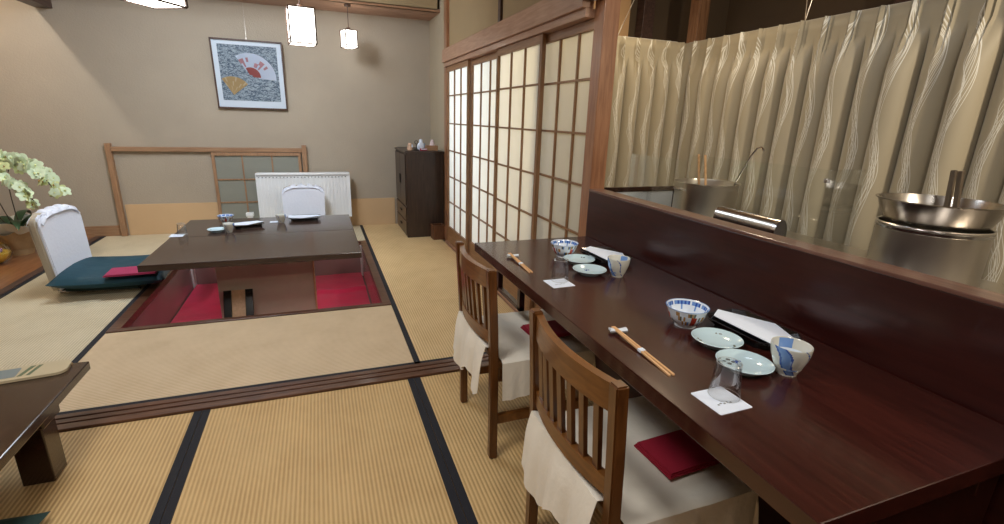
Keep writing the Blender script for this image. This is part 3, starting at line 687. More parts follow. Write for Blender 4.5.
# framed wing panel behind the partition
t = thing('wing_panel', 'white panel in a dark wood frame behind the far end of the partition', 'panel', (1.80, 2.46, 0))
k = BM(); box(k, -0.285, 0.285, -0.014, 0.014, 0.925, 0.953, 0.002); box(k, 0.257, 0.285, -0.014, 0.014, 0, 0.925, 0.002); box(k, -0.285, -0.257, -0.014, 0.014, 0, 0.925, 0.002)
obj('frame', k, M['lowtable'], t); obj('board', bx(-0.257, 0.257, -0.004, 0.004, 0.02, 0.925), plain('white_board', (0.62, 0.66, 0.70), 0.5), t)

# kitchen worktop
t = thing('kitchen_counter', 'stainless kitchen worktop behind the partition', 'worktop', (1.86, 1.0, 0))
obj('worktop', bx(-0.30, 0.35, -1.5, 1.40, 0.78, 0.82, 0.004), M['steel'], t)
obj('cabinet_body', bx(-0.28, 0.33, -1.48, 1.38, 0.0, 0.78, 0.004), M['steel'], t)

# big pot with the wide pan on it
zk = 0.821
t = thing('stock_pot', 'large steel stock pot holding the wide pan, right side of kitchen', 'pot', (1.95, 1.005, zk))
obj('pot_body', lathe(BM(), [(0, 0), (0.150, 0), (0.155, 0.005), (0.155, 0.195), (0.158, 0.198), (0.155, 0.201), (0.151, 0.198), (0.151, 0.01), (0, 0.01)], 48), M['steel'], t, True)
obj('rim_band', lathe(BM(), [(0.155, 0.180), (0.158, 0.182), (0.158, 0.190), (0.155, 0.192)], 48), M['chrome'], t, True)
t = thing('wide_pan', 'wide shallow steel pan resting on top of the stock pot', 'pan', (1.95, 1.005, zk + 0.198))
obj('pan_body', lathe(BM(), [(0, -0.0), (0.06, 0.0), (0.115, 0.004), (0.142, 0.012), (0.156, 0.04), (0.168, 0.078), (0.175, 0.080), (0.175, 0.083), (0.166, 0.083), (0.153, 0.042), (0.138, 0.016), (0.112, 0.008), (0, 0.006)], 56), M['pansteel'], t, True)
t = thing('wooden_tongs', 'dark wooden spatula handles standing in the wide pan', 'utensils', (1.95, 1.005, zk + 0.21))
for s in (0, 1):
    mt_ = Matrix.Translation((0.03, -0.012 - 0.028*s, 0.0)) @ Matrix.Rotation(math.radians(-6), 4, 'X') @ Matrix.Rotation(math.radians(4 - 6*s), 4, 'Y')
    obj('handle', bx(-0.007, 0.007, -0.008, 0.008, 0.0, 0.172, 0.003, mat=mt_), wood('utensil_wood%d' % s, (0.06, 0.04, 0.025), (0.12, 0.085, 0.05), 'Z', 0.6), t)
t = thing('steel_pot', 'steel pot with utensils in the kitchen, beside the framed wing panel', 'pot', (1.95, 2.07, zk))
obj('pot_body', lathe(BM(), [(0, 0), (0.155, 0), (0.16, 0.005), (0.16, 0.20), (0.168, 0.203), (0.168, 0.208), (0.158, 0.207), (0.156, 0.20), (0.156, 0.01), (0, 0.01)], 48), M['steel'], t, True)
for s in (-1, 1):
    k = BM(); tube(k, [(s*0.16, -0.03, 0.17), (s*0.19, -0.03, 0.175), (s*0.19, 0.03, 0.175), (s*0.16, 0.03, 0.17)], 0.004, 6); obj('handle', k, M['chrome'], t, True)
t = thing('cooking_chopsticks', 'two pale wooden sticks standing in the steel pot by the wing panel', 'utensils', (1.95, 2.07, zk + 0.02))
for s in (0, 1):
    k = BM(); tube(k, [(0.0, 0.02 - 0.05*s, 0), (0.01, 0.10 - 0.05*s, 0.325)], 0.006, 8); obj('stick', k, M['chopstick'], t, True)
t = thing('ladle', 'thin steel ladle with hooked handle leaning out of the steel pot', 'ladle', (2.0, 1.99, zk + 0.03))
k = BM(); tube(k, [(0, 0.02, 0), (0.01, -0.06, 0.20), (0.015, -0.12, 0.33), (0.015, -0.15, 0.37), (0.015, -0.175, 0.375), (0.015, -0.19, 0.36)], 0.0045, 8); obj('handle', k, M['chrome'], t, True)
obj('scoop', lathe(BM(), [(0, 0), (0.02, 0.004), (0.03, 0.02), (0.028, 0.02), (0, 0.006)], 16, c=(0, 0.02, -0.02)), M['chrome'], t, True)

# rounded steel ledge cover
t = thing('steel_ledge', 'long rounded stainless cover just behind the partition top', 'cover', (1.60, 1.45, zk))
k = BM(); prof = [(0.03*math.cos(a), 0.115 + 0.055*math.sin(a)) for a in [PI*i/12 for i in range(13)]]
prof = [(0.032, 0)] + prof + [(-0.032, 0)]
ra = [k.verts.new((x, -0.15, z)) for x, z in prof]; rb_ = [k.verts.new((x, 0.15, z)) for x, z in prof]
for i in range(len(prof)-1): k.faces.new((ra[i], ra[i+1], rb_[i+1], rb_[i]))
k.faces.new((ra[-1], ra[0], rb_[0], rb_[-1])); k.faces.new(ra); k.faces.new(rb_[::-1])
obj('cover_body', k, M['pansteel'], t, True)
k = BM(); pr2 = [(x*1.1, z*1.01) for x, z in prof]
ra = [k.verts.new((x, -0.158, z)) for x, z in pr2]; rb_ = [k.verts.new((x, -0.142, z)) for x, z in pr2]
for i in range(len(prof)-1): k.faces.new((ra[i], ra[i+1], rb_[i+1], rb_[i]))
k.faces.new((ra[-1], ra[0], rb_[0], rb_[-1])); k.faces.new(ra); k.faces.new(rb_[::-1])
obj('end_cap', k, M['chrome'], t, True)

# glass guard
t = thing('glass_guard', 'clear glass splash guard standing on the kitchen worktop', 'glass guard', (1.70, 1.6, zk))
obj('glass_pane', bx(-0.003, 0.003, -0.37, 0.34, 0.0, 0.36, 0.001), M['glass'], t)
obj('glass_pane', bx(-0.003, 0.003, 0.36, 0.82, 0.0, 0.33, 0.001), M['glass'], t)
obj('side_pane', bx(0.006, 0.20, -0.373, -0.367, 0.0, 0.36, 0.001), M['glass'], t)
k = BM(); box(k, -0.008, 0.012, -0.376, -0.364, 0.315, 0.33, 0.002); box(k, -0.008, 0.008, 0.335, 0.365, 0.0, 0.02, 0.002); obj('clip', k, M['chrome'], t)

# ---- curtains
def curtain_mat():
    m, nt, b = new_mat('curtain_cloth')
    uv = N(nt, 'ShaderNodeUVMap'); sp = N(nt, 'ShaderNodeSeparateXYZ'); nt.links.new(uv.outputs[0], sp.inputs[0])
    def mth(op, a, b_=None, c=None):
        n_ = N(nt, 'ShaderNodeMath', operation=op)
        for i, q in enumerate((a, b_, c)):
            if q is None: continue
            if isinstance(q, (int, float)): n_.inputs[i].default_value = q
            else: nt.links.new(q, n_.inputs[i])
        return n_.outputs[0]
    u, v = sp.outputs[0], sp.outputs[1]
    per = 0.235
    us = mth('ADD', mth('DIVIDE', u, per), 0.5)
    cell = mth('FLOOR', us)
    loc = mth('MULTIPLY', mth('SUBTRACT', mth('SUBTRACT', us, cell), 0.5), per)
    wv = mth('MULTIPLY', mth('SINE', mth('ADD', mth('MULTIPLY', v, 2*PI/0.58), mth('MULTIPLY', cell, 0.9))), 0.030)
    uu = mth('ADD', loc, wv)
    tot = None
    for i in range(9):
        off = mth('MULTIPLY', mth('SINE', mth('ADD', mth('MULTIPLY', v, 2*PI*(1.6 + 0.55*i)), 1.9*i)), 0.010 + 0.003*(i % 3))
        d = mth('ABSOLUTE', mth('ADD', uu, mth('ADD', off, (i-4)*0.0055)))
        ln = mth('MAXIMUM', mth('SUBTRACT', 1.0, mth('DIVIDE', d, 0.0022)), 0.0)
        tot = ln if tot is None else mth('MAXIMUM', tot, ln)
    mx = N(nt, 'ShaderNodeMix', data_type='RGBA'); mx.inputs[6].default_value = (0.38, 0.325, 0.225, 1); mx.inputs[7].default_value = (0.86, 0.85, 0.78, 1)
    nt.links.new(mth('MULTIPLY', tot, 0.95), mx.inputs[0]); nt.links.new(mx.outputs[2], b.inputs['Base Color'])
    b.inputs['Roughness'].default_value = 0.55; b.inputs['Sheen Weight'].default_value = 0.3
    return m
M['curtain'] = curtain_mat()
def curtain(label, origin, direc, length, ztop, zbot, pleats, hdr=0.11, amp=0.095, outward=(-1, 0)):
    t = thing('curtain', label, 'curtain', (origin[0], origin[1], zbot))
    dx, dy = direc; ox, oy = outward
    bm = BM(); uvl = bm.loops.layers.uv.new('UVMap'); nu = pleats*22
    zs = [0, .1, .2, .3, .4, .5, .6, .7, .8, .86, .885, .91, .935, .955, .97, .985, 1.0]
    H = ztop - zbot; body = H - hdr
    rows = [(z*body) for z in zs] + [body + hdr*0.5, H]
    rr_ = random.Random(pleats); jit = [rr_.uniform(-.2, .2) for _ in range(pleats+2)]; ja = [rr_.uniform(.75, 1.2) for _ in range(pleats+2)]
    g = []
    for i in range(nu+1):
        p = i/22; c_ = int(p + 0.5); ph = p - c_ ; col = []   # ph in -.5..+.5, pleat pinch at ph=0
        s = length*i/nu
        for z in rows:
            k_ = min(1, z/body)
            open_ = 1 - (max(0, k_-0.86)/0.14)**1.5
            wave = abs(math.cos(PI*ph))**0.45 * amp * ja[c_]
            pinch = math.exp(-(ph/0.07)**2)*0.028
            hd = 0.045 + math.exp(-(ph/0.045)**2)*0.034 + math.exp(-((abs(ph)-0.13)/0.030)**2)*0.016
            if z > body: off = hd
            else: off = wave*open_ + hd*(1-open_) 
            lat = (jit[c_]*0.05*(1-k_) )
            col.append(bm.verts.new((dx*(s+lat) + ox*off, dy*(s+lat) + oy*off, z)))
        g.append(col)
    # arc length for the pattern
    um = [i/22*0.235 for i in range(nu+1)]
    for i in range(nu):
        for j in range(len(rows)-1):
            f = bm.faces.new((g[i][j], g[i+1][j], g[i+1][j+1], g[i][j+1]))
            for lp, (a, b_) in zip(f.loops, ((i, j), (i+1, j), (i+1, j+1), (i, j+1))):
                lp[uvl].uv = (um[a], rows[b_])
    o = obj('cloth', bm, M['curtain'], t, True)
    sm = o.modifiers.new('thick', 'SOLIDIFY'); sm.thickness = 0.0015
    k = BM()
    a = Vector((0, 0, H + 0.006)); b_ = Vector((dx*length, dy*length, H + 0.006))
    tube(k, [a, b_], 0.006, 8); obj('rail', k, plain('curtain_rail_white', (0.6, 0.55, 0.48), 0.4), t, True)
    return t
curtain('beige curtain with wavy white lines along the long right side of kitchen', (2.5, 3.01), (0, -1), 3.6, 1.862, 0.45, 27)
curtain('short beige curtain across the back of the kitchen beside the post', (1.44, 3.0), (1, 0), 0.945, 1.857, 0.45, 8, outward=(0, -1))
def wires(name, pts, label):
    t = thing(name, label, 'hanging wire', pts[0][0])
    for p in pts:
        k = BM(); tube(k, [Vector(q) - Vector(pts[0][0]) for q in p], 0.0025, 6); obj('wire', k, M['brass'], t, True)
wires('rail_wire', [((1.905, 3.0, 1.872), (2.30, 3.0, ZC)), ((1.905, 3.0, 1.872), (1.50, 3.0, 2.35))], 'thin wires holding the back curtain rail beside the thick post')
wires('rail_wire', [((2.5, 2.12, 1.876), (2.5, 2.22, ZC)), ((2.5, 2.12, 1.876), (2.5, 1.95, ZC))], 'thin wires holding the long curtain rail right of the dark post')

# ================================================================== CHAIRS
def make_chair(loc, label):
    t = thing('dining_chair', label, 'chair', loc, 0, 'wooden chairs at the counter')
    W = 0.228; ps = 0.017
    for s in (-1, 1):          # back post and rear leg in one piece, slightly raked
        k = BM(); prof = [(-0.0, 0.0), (-0.004, 0.42), (-0.012, 0.60), (-0.024, 0.80)]
        rings = [[k.verts.new((x + a*0.016, s*(W-ps) + b_*ps, z)) for a, b_ in ((-1, -1), (1, -1), (1, 1), (-1, 1))] for x, z in prof]
        for r1, r2 in zip(rings, rings[1:]):
            for i in range(4): k.faces.new((r1[i], r1[(i+1) % 4], r2[(i+1) % 4], r2[i]))
        k.faces.new(rings[0][::-1]); k.faces.new(rings[-1])
        bmesh.ops.bevel(k, geom=k.edges[:], offset=0.004, segments=2, affect='EDGES')
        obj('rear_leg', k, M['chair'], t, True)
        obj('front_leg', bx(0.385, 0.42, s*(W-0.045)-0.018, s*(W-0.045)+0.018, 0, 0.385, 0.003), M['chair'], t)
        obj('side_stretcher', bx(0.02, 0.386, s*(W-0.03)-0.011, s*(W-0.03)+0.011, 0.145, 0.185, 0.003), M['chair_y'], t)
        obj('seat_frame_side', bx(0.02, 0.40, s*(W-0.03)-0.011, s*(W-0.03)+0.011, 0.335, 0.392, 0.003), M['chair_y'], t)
    obj('front_stretcher', bx(0.39, 0.412, -W+0.06, W-0.06, 0.20, 0.235, 0.003), M['chair_y'], t)
    def crail(z0, z1, x0, bow, th, name):
        k = BM(); n_ = 14; rg = []
        for i in range(n_+1):
            y = -(W-2*ps) + 2*(W-2*ps)*i/n_; q = 1 - (y/(W-2*ps))**2; x = x0 - bow*q
            rg.append([k.verts.new(p) for p in ((x-th/2, y, z0), (x+th/2, y, z0), (x+th/2, y, z1), (x-th/2, y, z1))])
        for a, b_ in zip(rg, rg[1:]):
            for i in range(4): k.faces.new((a[i], a[(i+1) % 4], b_[(i+1) % 4], b_[i]))
        k.faces.new(rg[0]); k.faces.new(rg[-1][::-1]); obj(name, k, M['chair_y'], t, True)
    crail(0.722, 0.790, -0.018, 0.030, 0.022, 'top_rail')
    crail(0.500, 0.545, -0.006, 0.026, 0.022, 'lower_rail')
    for i in range(7):
        y = -0.150 + 0.05*i; q = 1 - (y/0.192)**2
        a = Vector((-0.006 - 0.026*q, y, 0.545)); b_ = Vector((-0.018 - 0.030*q, y, 0.725))
        k = BM(); hw_ = 0.0115
        vs = [k.verts.new(p + Vector((dx_, dy_, 0))) for p in (a, b_) for dx_, dy_ in ((-0.006, -hw_), (0.006, -hw_), (0.006, hw_), (-0.006, hw_))]
        for f in ((0, 1, 5, 4), (1, 2, 6, 5), (2, 3, 7, 6), (3, 0, 4, 7), (3, 2, 1, 0), (4, 5, 6, 7)): k.faces.new([vs[q_] for q_ in f])
        obj('slat', k, M['chair'], t)
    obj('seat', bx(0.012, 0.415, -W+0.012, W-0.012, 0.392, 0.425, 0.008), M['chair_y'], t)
    # cloth seat cover with skirt, tail pulled through the back
    k = BM(); X0, X1, Y0, Y1, Z = 0.024, 0.425, -W-0.004, W+0.004, 0.432
    dr = 0.16
    def fn(u, v):
        xx = X0 + (X1 + dr - X0)*u; yy = (Y0 - dr) + (Y1 - Y0 + 2*dr)*v
        ox_ = max(0, xx - X1); oy_ = max(0, Y0 - yy, yy - Y1); sy = -1 if yy < 0 else 1
        x = min(xx, X1); y = min(max(yy, Y0), Y1); d = max(ox_, oy_)
        per_ = (xx if oy_ > ox_ else yy)
        fl = d/dr*(0.010 + 0.005*math.sin(per_*38) + 0.003*math.sin(per_*110 + 1))
        z = Z - d + 0.003*noise.noise(Vector((xx*14, yy*14, 0.3)))
        z += 0.012*(1-((y)/(W))**2)*(1 - ((x-0.22)/0.22)**2) * (1 if d == 0 else 0)
        if oy_ > 0: y += sy*fl
        if ox_ > 0: x += fl
        return (x, y, z)
    sheet(k, fn, 34, 46, 0, 0.0015)
    obj('seat_cover', k, M['seatcloth'], t, True)
    k = BM()
    def fn2(u, v):   # tail: from seat back edge, over, hanging behind between and past the posts
        y = (-0.188 + 0.376*v)
        if u < 0.3: q = u/0.3; return (0.03 - 0.06*q, y, 0.434 + 0.048*math.sin(q*PI/2))
        q = (u-0.3)/0.7; sl = 0.185 + 0.030*math.sin(v*11 + 0.4) + 0.02*v
        return (-0.03 - 0.012*math.sin(min(1, q*2)*PI/2) - 0.020*q - q*(0.009*math.sin(v*17) + 0.004*math.sin(v*41)), y*(1 + 0.02*q) , 0.488 - sl*q)
    sheet(k, fn2, 22, 40, 0, 0.0015)
    obj('cover_tail', k, M['seatcloth'], t, True)
    return t
c1 = make_chair((0.577, 1.775, 0), 'wooden slat back chair farther along the counter, white seat cover')
def napkin(loc, rz, m, label, sx=0.105, sy=0.072, name='folded_napkin', cat='napkin', grp='crimson napkins on the chair seats'):
    t = thing(name, label, cat, loc, rz, grp)
    for i in range(3):
        e = 0.004*i
        k = BM()
        def fn(u, v): return (-sx + e + (2*sx - e)*u, -sy + e*0.6 + (2*sy - e)*v, 0.0045*i + 0.0015*noise.noise(Vector((u*4, v*4, i))) + 0.002)
        sheet(k, fn, 10, 8, 0, 0.004); obj('fold', k, m, t, True)
c2 = dup(c1, (0.577, 0.958, 0), 0.0, 'wooden slat back chair nearest the camera, white seat cover')
napkin((0.885, 0.885, 0.4490), 0.06, M['napkin'], 'crimson folded napkin on the seat of the nearest chair')
napkin((0.885, 1.725, 0.4490), 0.06, M['napkin'], 'crimson folded napkin on the seat of the farther counter chair')

# ================================================================== TABLEWARE ON THE COUNTER
_before = set(C.objects)
bowl((1.085, 2.015, ZK), 'floral bowl with blue inner rim at the far place setting')
bowl((1.090, 1.160, ZK), 'floral bowl with blue inner rim at the nearer place setting', rz=1.1)
plate((1.098, 1.888, ZK), 'small pale plate next to the bowl in the far setting', mark=0)
plate((1.062, 1.730, ZK), 'small pale plate beside the swirl cup in the far setting', mark=1)
plate((1.080, 1.012, ZK), 'small pale plate next to the bowl in the nearer setting', mark=0)
plate((1.040, 0.870, ZK), 'small pale plate behind the upturned glass in the nearer setting', mark=1)
cup((1.165, 1.672, ZK), 'blue swirl teacup at the far place setting', s=1.08)
cup((1.136, 0.818, ZK), 'blue swirl teacup at the nearer place setting', s=1.12, rz=0.6)
tray((1.250, 1.905, ZK), 0.05, 'black dish with folded white paper at the far setting')
tray((1.243, 1.040, ZK), 0.05, 'black dish with folded white paper at the nearer setting')
coaster((0.876, 1.650, ZK), 0.02, 'white paper coaster in front of the far upturned glass')
coaster((0.862, 0.765, ZK), 0.02, 'white paper coaster under the nearer upturned glass')
tumbler((0.895, 1.682, ZK + 0.0016), 'upturned clear glass standing at the far white coaster')
tumbler((0.885, 0.780, ZK + 0.0016), 'upturned clear glass standing on the nearer white coaster')
rest((0.833, 2.052, ZK), PI/2 - 0.25, 'white chopstick rest at the far place setting')
rest((0.838, 1.168, ZK), PI/2 - 0.25, 'white chopstick rest at the nearer place setting')
chopsticks((0.825, 2.058, ZK), -PI/2 - 0.02, 'wooden chopsticks in the far place setting')
chopsticks((0.830, 1.166, ZK), -PI/2 - 0.02, 'wooden chopsticks in the nearer place setting', 0.27)

for o in [o for o in C.objects if o not in _before and o.parent is None]:
    p = o.location; o.location = (p.x*KS, p.y*KS, 1.32 - (1.32 - p.z)*KS); o.scale = (KS, KS, KS)
# ================================================================== TABLEWARE ON THE PIT TABLE
ZP = 0.3405
GP = 'tableware on the pit table'
coaster((-1.115, 4.46, ZP), 0.0, 'white paper coaster at the left edge of the pit table', None)
tumbler((-1.085, 4.50, ZP + 0.0016), 'upturned clear glass at the left edge of the pit table', None)
bowl((-0.83, 4.92, ZP), 'floral bowl on the pit table behind the plate and cup', None)
plate((-0.845, 4.55, ZP), 'small pale plate left of the cup on the pit table', None, 1.0)
cup((-0.745, 4.50, ZP), 'painted cup on the pit table between the small plate and black dish', None)
tray((-0.63, 4.70, ZP), -1.2, 'black dish with folded white paper left of the centre of the pit table', None)
tray((-0.165, 4.92, ZP), -1.57, 'black dish with white paper on pit table before the covered floor chair', None, 1.15)
cup((-0.365, 4.82, ZP), 'painted cup on the pit table before the radiator', None)
coaster((-0.43, 4.86, ZP), 0.0, 'white paper coaster near the pit table middle left of the cup', None, 0.7)

# ================================================================== FLOOR CHAIRS
def floor_chair(loc, rz, label, wb_=0.42, h=0.44, lean=0.20, wedge=True):
    t = thing('floor_chair', label, 'floor chair', loc, rz, None)
    # facing +x ; back at x=0
    k = BM()
    for s in (-1, 1):
        tube(k, [(0.46, s*0.15, 0.012), (0.10, s*0.15, 0.012), (-0.05, s*0.15, 0.014), (-0.09, s*0.15, 0.05), (-0.02, s*0.15, 0.09), (-0.03, s*0.15, 0.20)], 0.009, 8)
    tube(k, [(-0.05, -0.16, 0.014), (-0.05, 0.16, 0.014)], 0.008, 8)
    obj('metal_frame', k, M['chrome'], t, True)
    obj('seat_pad', bx(0.0, 0.46, -0.19, 0.19, 0.022, 0.055, 0.012), M['green_cloth'], t, True)
    def bk(front, name, m, x_off, th):
        kk = BM(); n_ = 16
        pol = []
        for i in range(n_+1):                    # rounded top outline in y,z
            a = PI*i/n_
            pol.append((wb_/2*(abs(math.cos(a))**0.45)*(1 if math.cos(a) > 0 else -1), h - 0.10 + 0.10*math.sin(a)**0.7))
        pol = [(wb_/2*0.93, 0.0)] + pol + [(-wb_/2*0.93, 0.0)]
        a_ = [kk.verts.new((x_off - lean*z, y, z + 0.05)) for y, z in pol]
        b_ = [kk.verts.new((x_off + th - lean*z, y, z + 0.05)) for y, z in pol]
        n2 = len(pol); kk.faces.new(a_[::-1]); kk.faces.new(b_)
        for i in range(n2): kk.faces.new((a_[i], a_[(i+1) % n2], b_[(i+1) % n2], b_[i]))
        bmesh.ops.bevel(kk, geom=[e for f in kk.faces if len(f.verts) > 4 for e in f.edges], offset=0.012, segments=3, affect='EDGES')
        bmesh.ops.triangulate(kk, faces=[f for f in kk.faces if len(f.verts) > 4])
        obj(name, kk, m, t, True)
    bk(0, 'backrest', M['cream_side'], -0.055, 0.05)
    bk(1, 'back_cover', M['whitecloth'], -0.005, 0.018)
    k = BM()   # ruched cloth knot on top
    def fn(u, v):
        y = wb_*0.46*(2*u-1); a = v*PI
        return (-0.02 - lean*(h) + 0.05*math.cos(a), y, h + 0.03 + (0.028 + 0.010*math.sin(u*31) + 0.006*math.sin(u*71))*math.sin(a) - 0.06*(2*u-1)**4)
    sheet(k, fn, 40, 8, 0, 0.003); obj('gathered_top', k, M['whitecloth'], t, True)
    return t
floor_chair((-1.775, 4.37, 0.0), -0.10, 'floor chair with white covered back at the left of the pit table', 0.50, 0.55, 0.07)
# teal cushion
k = BM()
def cush(hx, hy, hz):
    def f(u, v):
        a, b_ = 2*u-1, 2*v-1
        e = (1-abs(a)**4)*(1-abs(b_)**4)
        return a, b_, e
    return f
def cushion_bm(hx, hy, hz, seed=0, bend=0.0, rise=0.0):
    k = BM(); f = cush(hx, hy, hz); n_ = 26; top = []; bot = []
    for i in range(n_+1):
        tr_, br_ = [], []
        for j in range(n_+1):
            a, b_, e = f(i/n_, j/n_)
            pin = 1 - 0.05*(1-abs(a))**2*abs(b_)**3
            x = a*hx*(1 - 0.06*(1-b_*b_)); y = b_*hy*(1 - 0.06*(1-a*a))
            zc = 0.5*hz + bend*(b_**2) + rise*max(0, -a)**2*(1-0.5*b_*b_)
            w_ = 0.006*noise.noise(Vector((a*3 + seed, b_*3, 0)))
            tr_.append(k.verts.new((x, y, zc + hz*0.5*e**0.28*(1 - 0.25*(a*a+b_*b_)/2) + w_*e)))
            br_.append(tr_[-1] if e < 1e-6 else k.verts.new((x, y, zc - hz*0.5*e**0.4)))
        top.append(tr_); bot.append(br_)
    for i in range(n_):
        for j in range(n_):
            k.faces.new((top[i][j], top[i+1][j], top[i+1][j+1], top[i][j+1]))
            vs = [bot[i][j], bot[i][j+1], bot[i+1][j+1], bot[i+1][j]]
            k.faces.new(vs) if len(set(vs)) == 4 and not all(v in (top[i][j], top[i+1][j], top[i+1][j+1], top[i][j+1]) for v in vs) else None
    return k
tag(obj('seat_cushion', cushion_bm(0.345, 0.34, 0.12, 2, rise=0.045), M['teal'], None, True, (-1.475, 4.34, 0.052), (0, 0, 0.02)), 'dark teal cushion on the floor chair at the left of the pit table', 'cushion')
napkin((-1.33, 4.085, 0.172), 0.05, M['napkin2'], 'pink folded napkin on the dark teal cushion', 0.155, 0.10, grp=None)
floor_chair((-0.185, 5.72, 0.0), -PI/2, 'floor chair with white cover in front of the radiator', 0.44, 0.50, 0.12)
tag(obj('seat_cushion', cushion_bm(0.24, 0.22, 0.06, 5), M['teal'], None, True, (-0.185, 5.47, 0.056)), 'dark teal cushion on the floor chair before the radiator', 'cushion')

# ================================================================== LOW TABLE FRONT LEFT
t = thing('low_table', 'low dark wooden table with stepped legs at the left edge', 'table', (-1.55, 1.45, 0))
obj('tabletop', bx(-0.62, 0.625, -0.80, 0.765, 0.300, 0.335, 0.004), M['lowtable'], t)
k = BM()
box(k, 0.475, 0.505, -0.68, 0.62, 0.245, 0.300, 0.002); box(k, -0.50, -0.47, -0.68, 0.62, 0.245, 0.300, 0.002)
box(k, -0.47, 0.475, 0.61, 0.64, 0.245, 0.300, 0.002); box(k, -0.47, 0.475, -0.70, -0.67, 0.245, 0.300, 0.002)
obj('apron', k, M['lowtable'], t)
for sx in (-0.52, 0.50):
    for sy in (-0.66, 0.51):
        l_ = obj('leg', bx(sx-0.03, sx+0.065, sy-0.03, sy+0.065, 0, 0.245, 0.004), M['lowtable'], t)
        obj('bracket', bx(sx-0.045, sx+0.08, sy-0.045, sy+0.08, 0.225, 0.300, 0.006), M['lowtable'], l_)
t = thing('menu_tray', 'flat cream tray with grey and green pattern on the low table', 'tray', (-1.27, 2.135, 0.3365), 0.14)
obj('tray_body', prism(BM(), rrect(-0.30, 0.30, -0.058, 0.058, 0.035), 0, 0.010), plain('cream_tray', (0.62, 0.52, 0.34), 0.35, coat=0.3), t)
obj('grey_inlay', prism(BM(), rrect(-0.26, 0.150, -0.036, 0.042, 0.008), 0.010, 0.0108), plain('grey_inlay', (0.24, 0.29, 0.30), 0.3), t)
k = BM(); prism(k, [(0.155, -0.036), (0.168, -0.036), (0.190, 0.042), (0.176, 0.042)], 0.010, 0.0108); prism(k, [(0.180, -0.036), (0.192, -0.036), (0.212, 0.042), (0.200, 0.042)], 0.010, 0.0108)
obj('green_stripes', k, plain('green_inlay', (0.12, 0.17, 0.09), 0.3), t)
tag(obj('floor_cushion', cushion_bm(0.27, 0.27, 0.07, 9), M['green_cloth'], None, True, (-1.20, 1.47, 0.002), (0, 0, -0.08)), 'dark green cushion on the tatami in the bottom left corner', 'cushion')

# ================================================================== ALCOVE: ORCHID AND GLASS BOWL
t = thing('orchid_plant', 'pale green orchid in a paper wrapped pot on the alcove floor', 'flower pot', (-2.62, 5.55, 0.0))
obj('pot', lathe(BM(), [(0, 0), (0.085, 0), (0.11, 0.17), (0.115, 0.18), (0.10, 0.17), (0, 0.16)], 24), M['kraft'], t, True)
k = BM()
def wrapfn(u, v):
    a = 2*PI*u; r = 0.10 + 0.085*v + 0.018*math.sin(a*7)*v; return (r*math.cos(a), r*math.sin(a), 0.06 + 0.17*v + 0.02*math.sin(a*5)*v)
sheet(k, wrapfn, 56, 8, 0, 0.003); obj('paper_wrap', k, M['kraft'], t, True)
k = BM()
def wrap2(u, v):
    a = 2*PI*u; r = 0.11 + 0.15*v + 0.02*math.sin(a*6+1)*v; return (r*math.cos(a), r*math.sin(a), 0.17 + 0.13*v + 0.025*math.sin(a*4+1)*v)
sheet(k, wrap2, 56, 8, 0, 0.002); obj('white_wrap', k, M['wrap'], t, True)
for i in range(9):
    a = i*2*PI/9 + 0.3; k = BM(); L = 0.28 + 0.06*(i % 3)
    def lf(u, v, a=a, L=L):
        r = 0.02 + L*u; w_ = 0.035*math.sin(PI*min(1, 0.12 + u*0.88))**0.7*(2*v-1)
        z = 0.22 + 0.40*u - 0.36*u*u - 0.3*abs(w_)*0.5 + 0.015*(i % 3)
        return (r*math.cos(a) - w_*math.sin(a), r*math.sin(a) + w_*math.cos(a), z)
    sheet(k, lf, 12, 4, 0, 0.003); obj('leaf', k, M['leaf'], t, True)
sprays = [  # world points: base, rise, arch, tip
 [(-2.62, 5.55, 0.2), (-2.70, 5.52, 0.60), (-2.66, 5.45, 0.87), (-2.49, 5.36, 0.91), (-2.34, 5.30, 0.85), (-2.23, 5.28, 0.74), (-2.16, 5.27, 0.60)],
 [(-2.64, 5.55, 0.2), (-2.76, 5.50, 0.50), (-2.72, 5.42, 0.72), (-2.56, 5.32, 0.76), (-2.44, 5.28, 0.69), (-2.36, 5.26, 0.60), (-2.30, 5.25, 0.50)],
 [(-2.60, 5.57, 0.2), (-2.62, 5.60, 0.60), (-2.55, 5.58, 0.84), (-2.42, 5.50, 0.86), (-2.30, 5.46, 0.78), (-2.22, 5.44, 0.68), (-2.17, 5.42, 0.56)],
 [(-2.66, 5.56, 0.2), (-2.84, 5.50, 0.55), (-2.84, 5.42, 0.86), (-2.72, 5.36, 0.97), (-2.60, 5.34, 0.95), (-2.50, 5.33, 0.88), (-2.42, 5.32, 0.80)]]
base = Vector((-2.62, 5.55, 0))
def blossom_bm():
    k = BM()
    for q in range(5):
        a = q*2*PI/5 + PI/2; w_ = 0.020 if q in (1, 4) else 0.014
        def pf(u, v, a=a, w_=w_):
            r = 0.003 + 0.035*u; s_ = w_*math.sin(PI*min(1, 0.1 + 0.85*u))**0.6*(2*v-1)
            return (r*math.cos(a) - s_*math.sin(a), 0.008*u*u*1.2 - 0.010*u, r*math.sin(a) + s_*math.cos(a))
        sheet(k, pf, 5, 4, 0, 0.0012)
    lathe(k, [(0, -0.006), (0.006, 0), (0.004, 0.008), (0, 0.011)], 8, lambda i, kk, n: 1, c=(0, -0.010, -0.004))
    return k
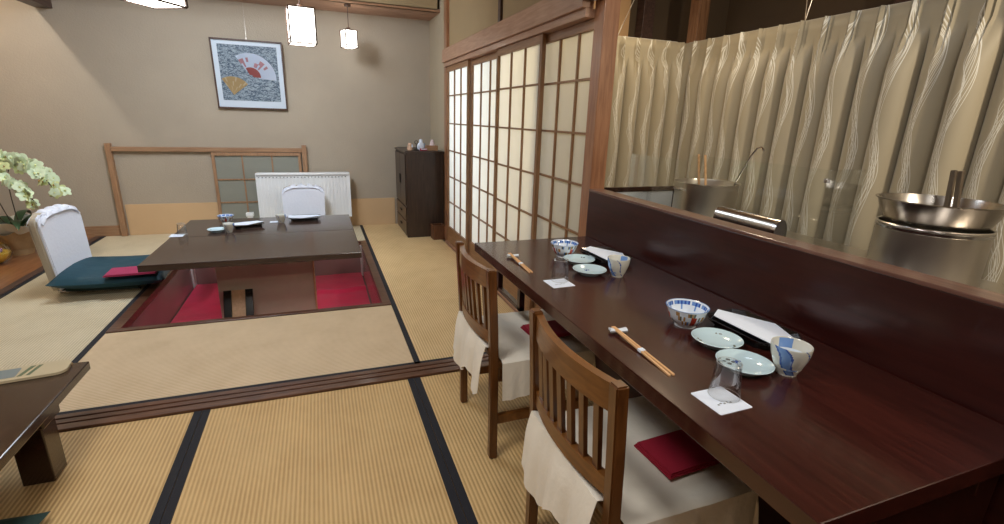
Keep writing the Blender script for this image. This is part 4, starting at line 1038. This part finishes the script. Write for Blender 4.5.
bproto = [obj('blossom', blossom_bm(), [a, b_], t, True) for a, b_ in ((M['petal'], M['petal_y']), (M['petal_y'], M['ochre']))]
used = [False, False]
def interp(pts, s):
    n_ = len(pts)-1; f_ = s*n_; i = min(int(f_), n_-1); q = f_-i
    p0, p1, p2, p3 = [Vector(pts[min(max(j, 0), n_)]) for j in (i-1, i, i+1, i+2)]
    return 0.5*((2*p1) + (p2-p0)*q + (2*p0-5*p1+4*p2-p3)*q*q + (-p0+3*p1-3*p2+p3)*q**3)
cnt = 0
for si, sp_ in enumerate(sprays):
    k = BM(); tube(k, [interp(sp_, i/24) - base for i in range(25)], 0.004, 6); obj('stem', k, M['stem'], t, True)
    for i in range(24):
        s_ = 0.42 + 0.58*i/23
        p = interp(sp_, s_) - base + Vector((R.uniform(-.035, .035), R.uniform(-.05, .01), R.uniform(-.035, .03)))
        kind = 1 if (s_ > 0.85 and R.random() < 0.6) else 0
        if not used[kind]: o = bproto[kind]; used[kind] = True
        else: o = bproto[kind].copy(); C.objects.link(o)
        o.location = p; o.rotation_euler = (R.uniform(-.7, .5), R.uniform(-.6, .6), R.uniform(-0.9, 1.3))
        sc = R.uniform(1.05, 1.45); o.scale = (sc, sc, sc)
t = thing('glass_bowl', 'round glass bowl with yellow filling on the alcove floor', 'bowl', (-2.655, 5.21, 0.0))
obj('glass_shell', lathe(BM(), [(0, 0), (0.05, 0), (0.10, 0.035), (0.122, 0.085), (0.11, 0.14), (0.085, 0.17), (0.082, 0.17), (0.106, 0.14), (0.118, 0.085), (0.096, 0.04), (0, 0.008)], 36), M['clear'], t, True)
obj('yellow_filling', lathe(BM(), [(0, 0.010), (0.048, 0.012), (0.092, 0.042), (0.113, 0.085), (0.11, 0.10), (0, 0.115)], 30), M['yellow'], t, True)
k = BM()
for q in range(9): lathe(k, [(0, -0.012), (0.014, 0), (0.010, 0.012), (0, 0.016)], 8, c=(R.uniform(-.06, .07), R.uniform(-.06, .05), 0.115))
obj('purple_petals', k, plain('purple_petal', (0.30, 0.16, 0.30), 0.6), t, True)
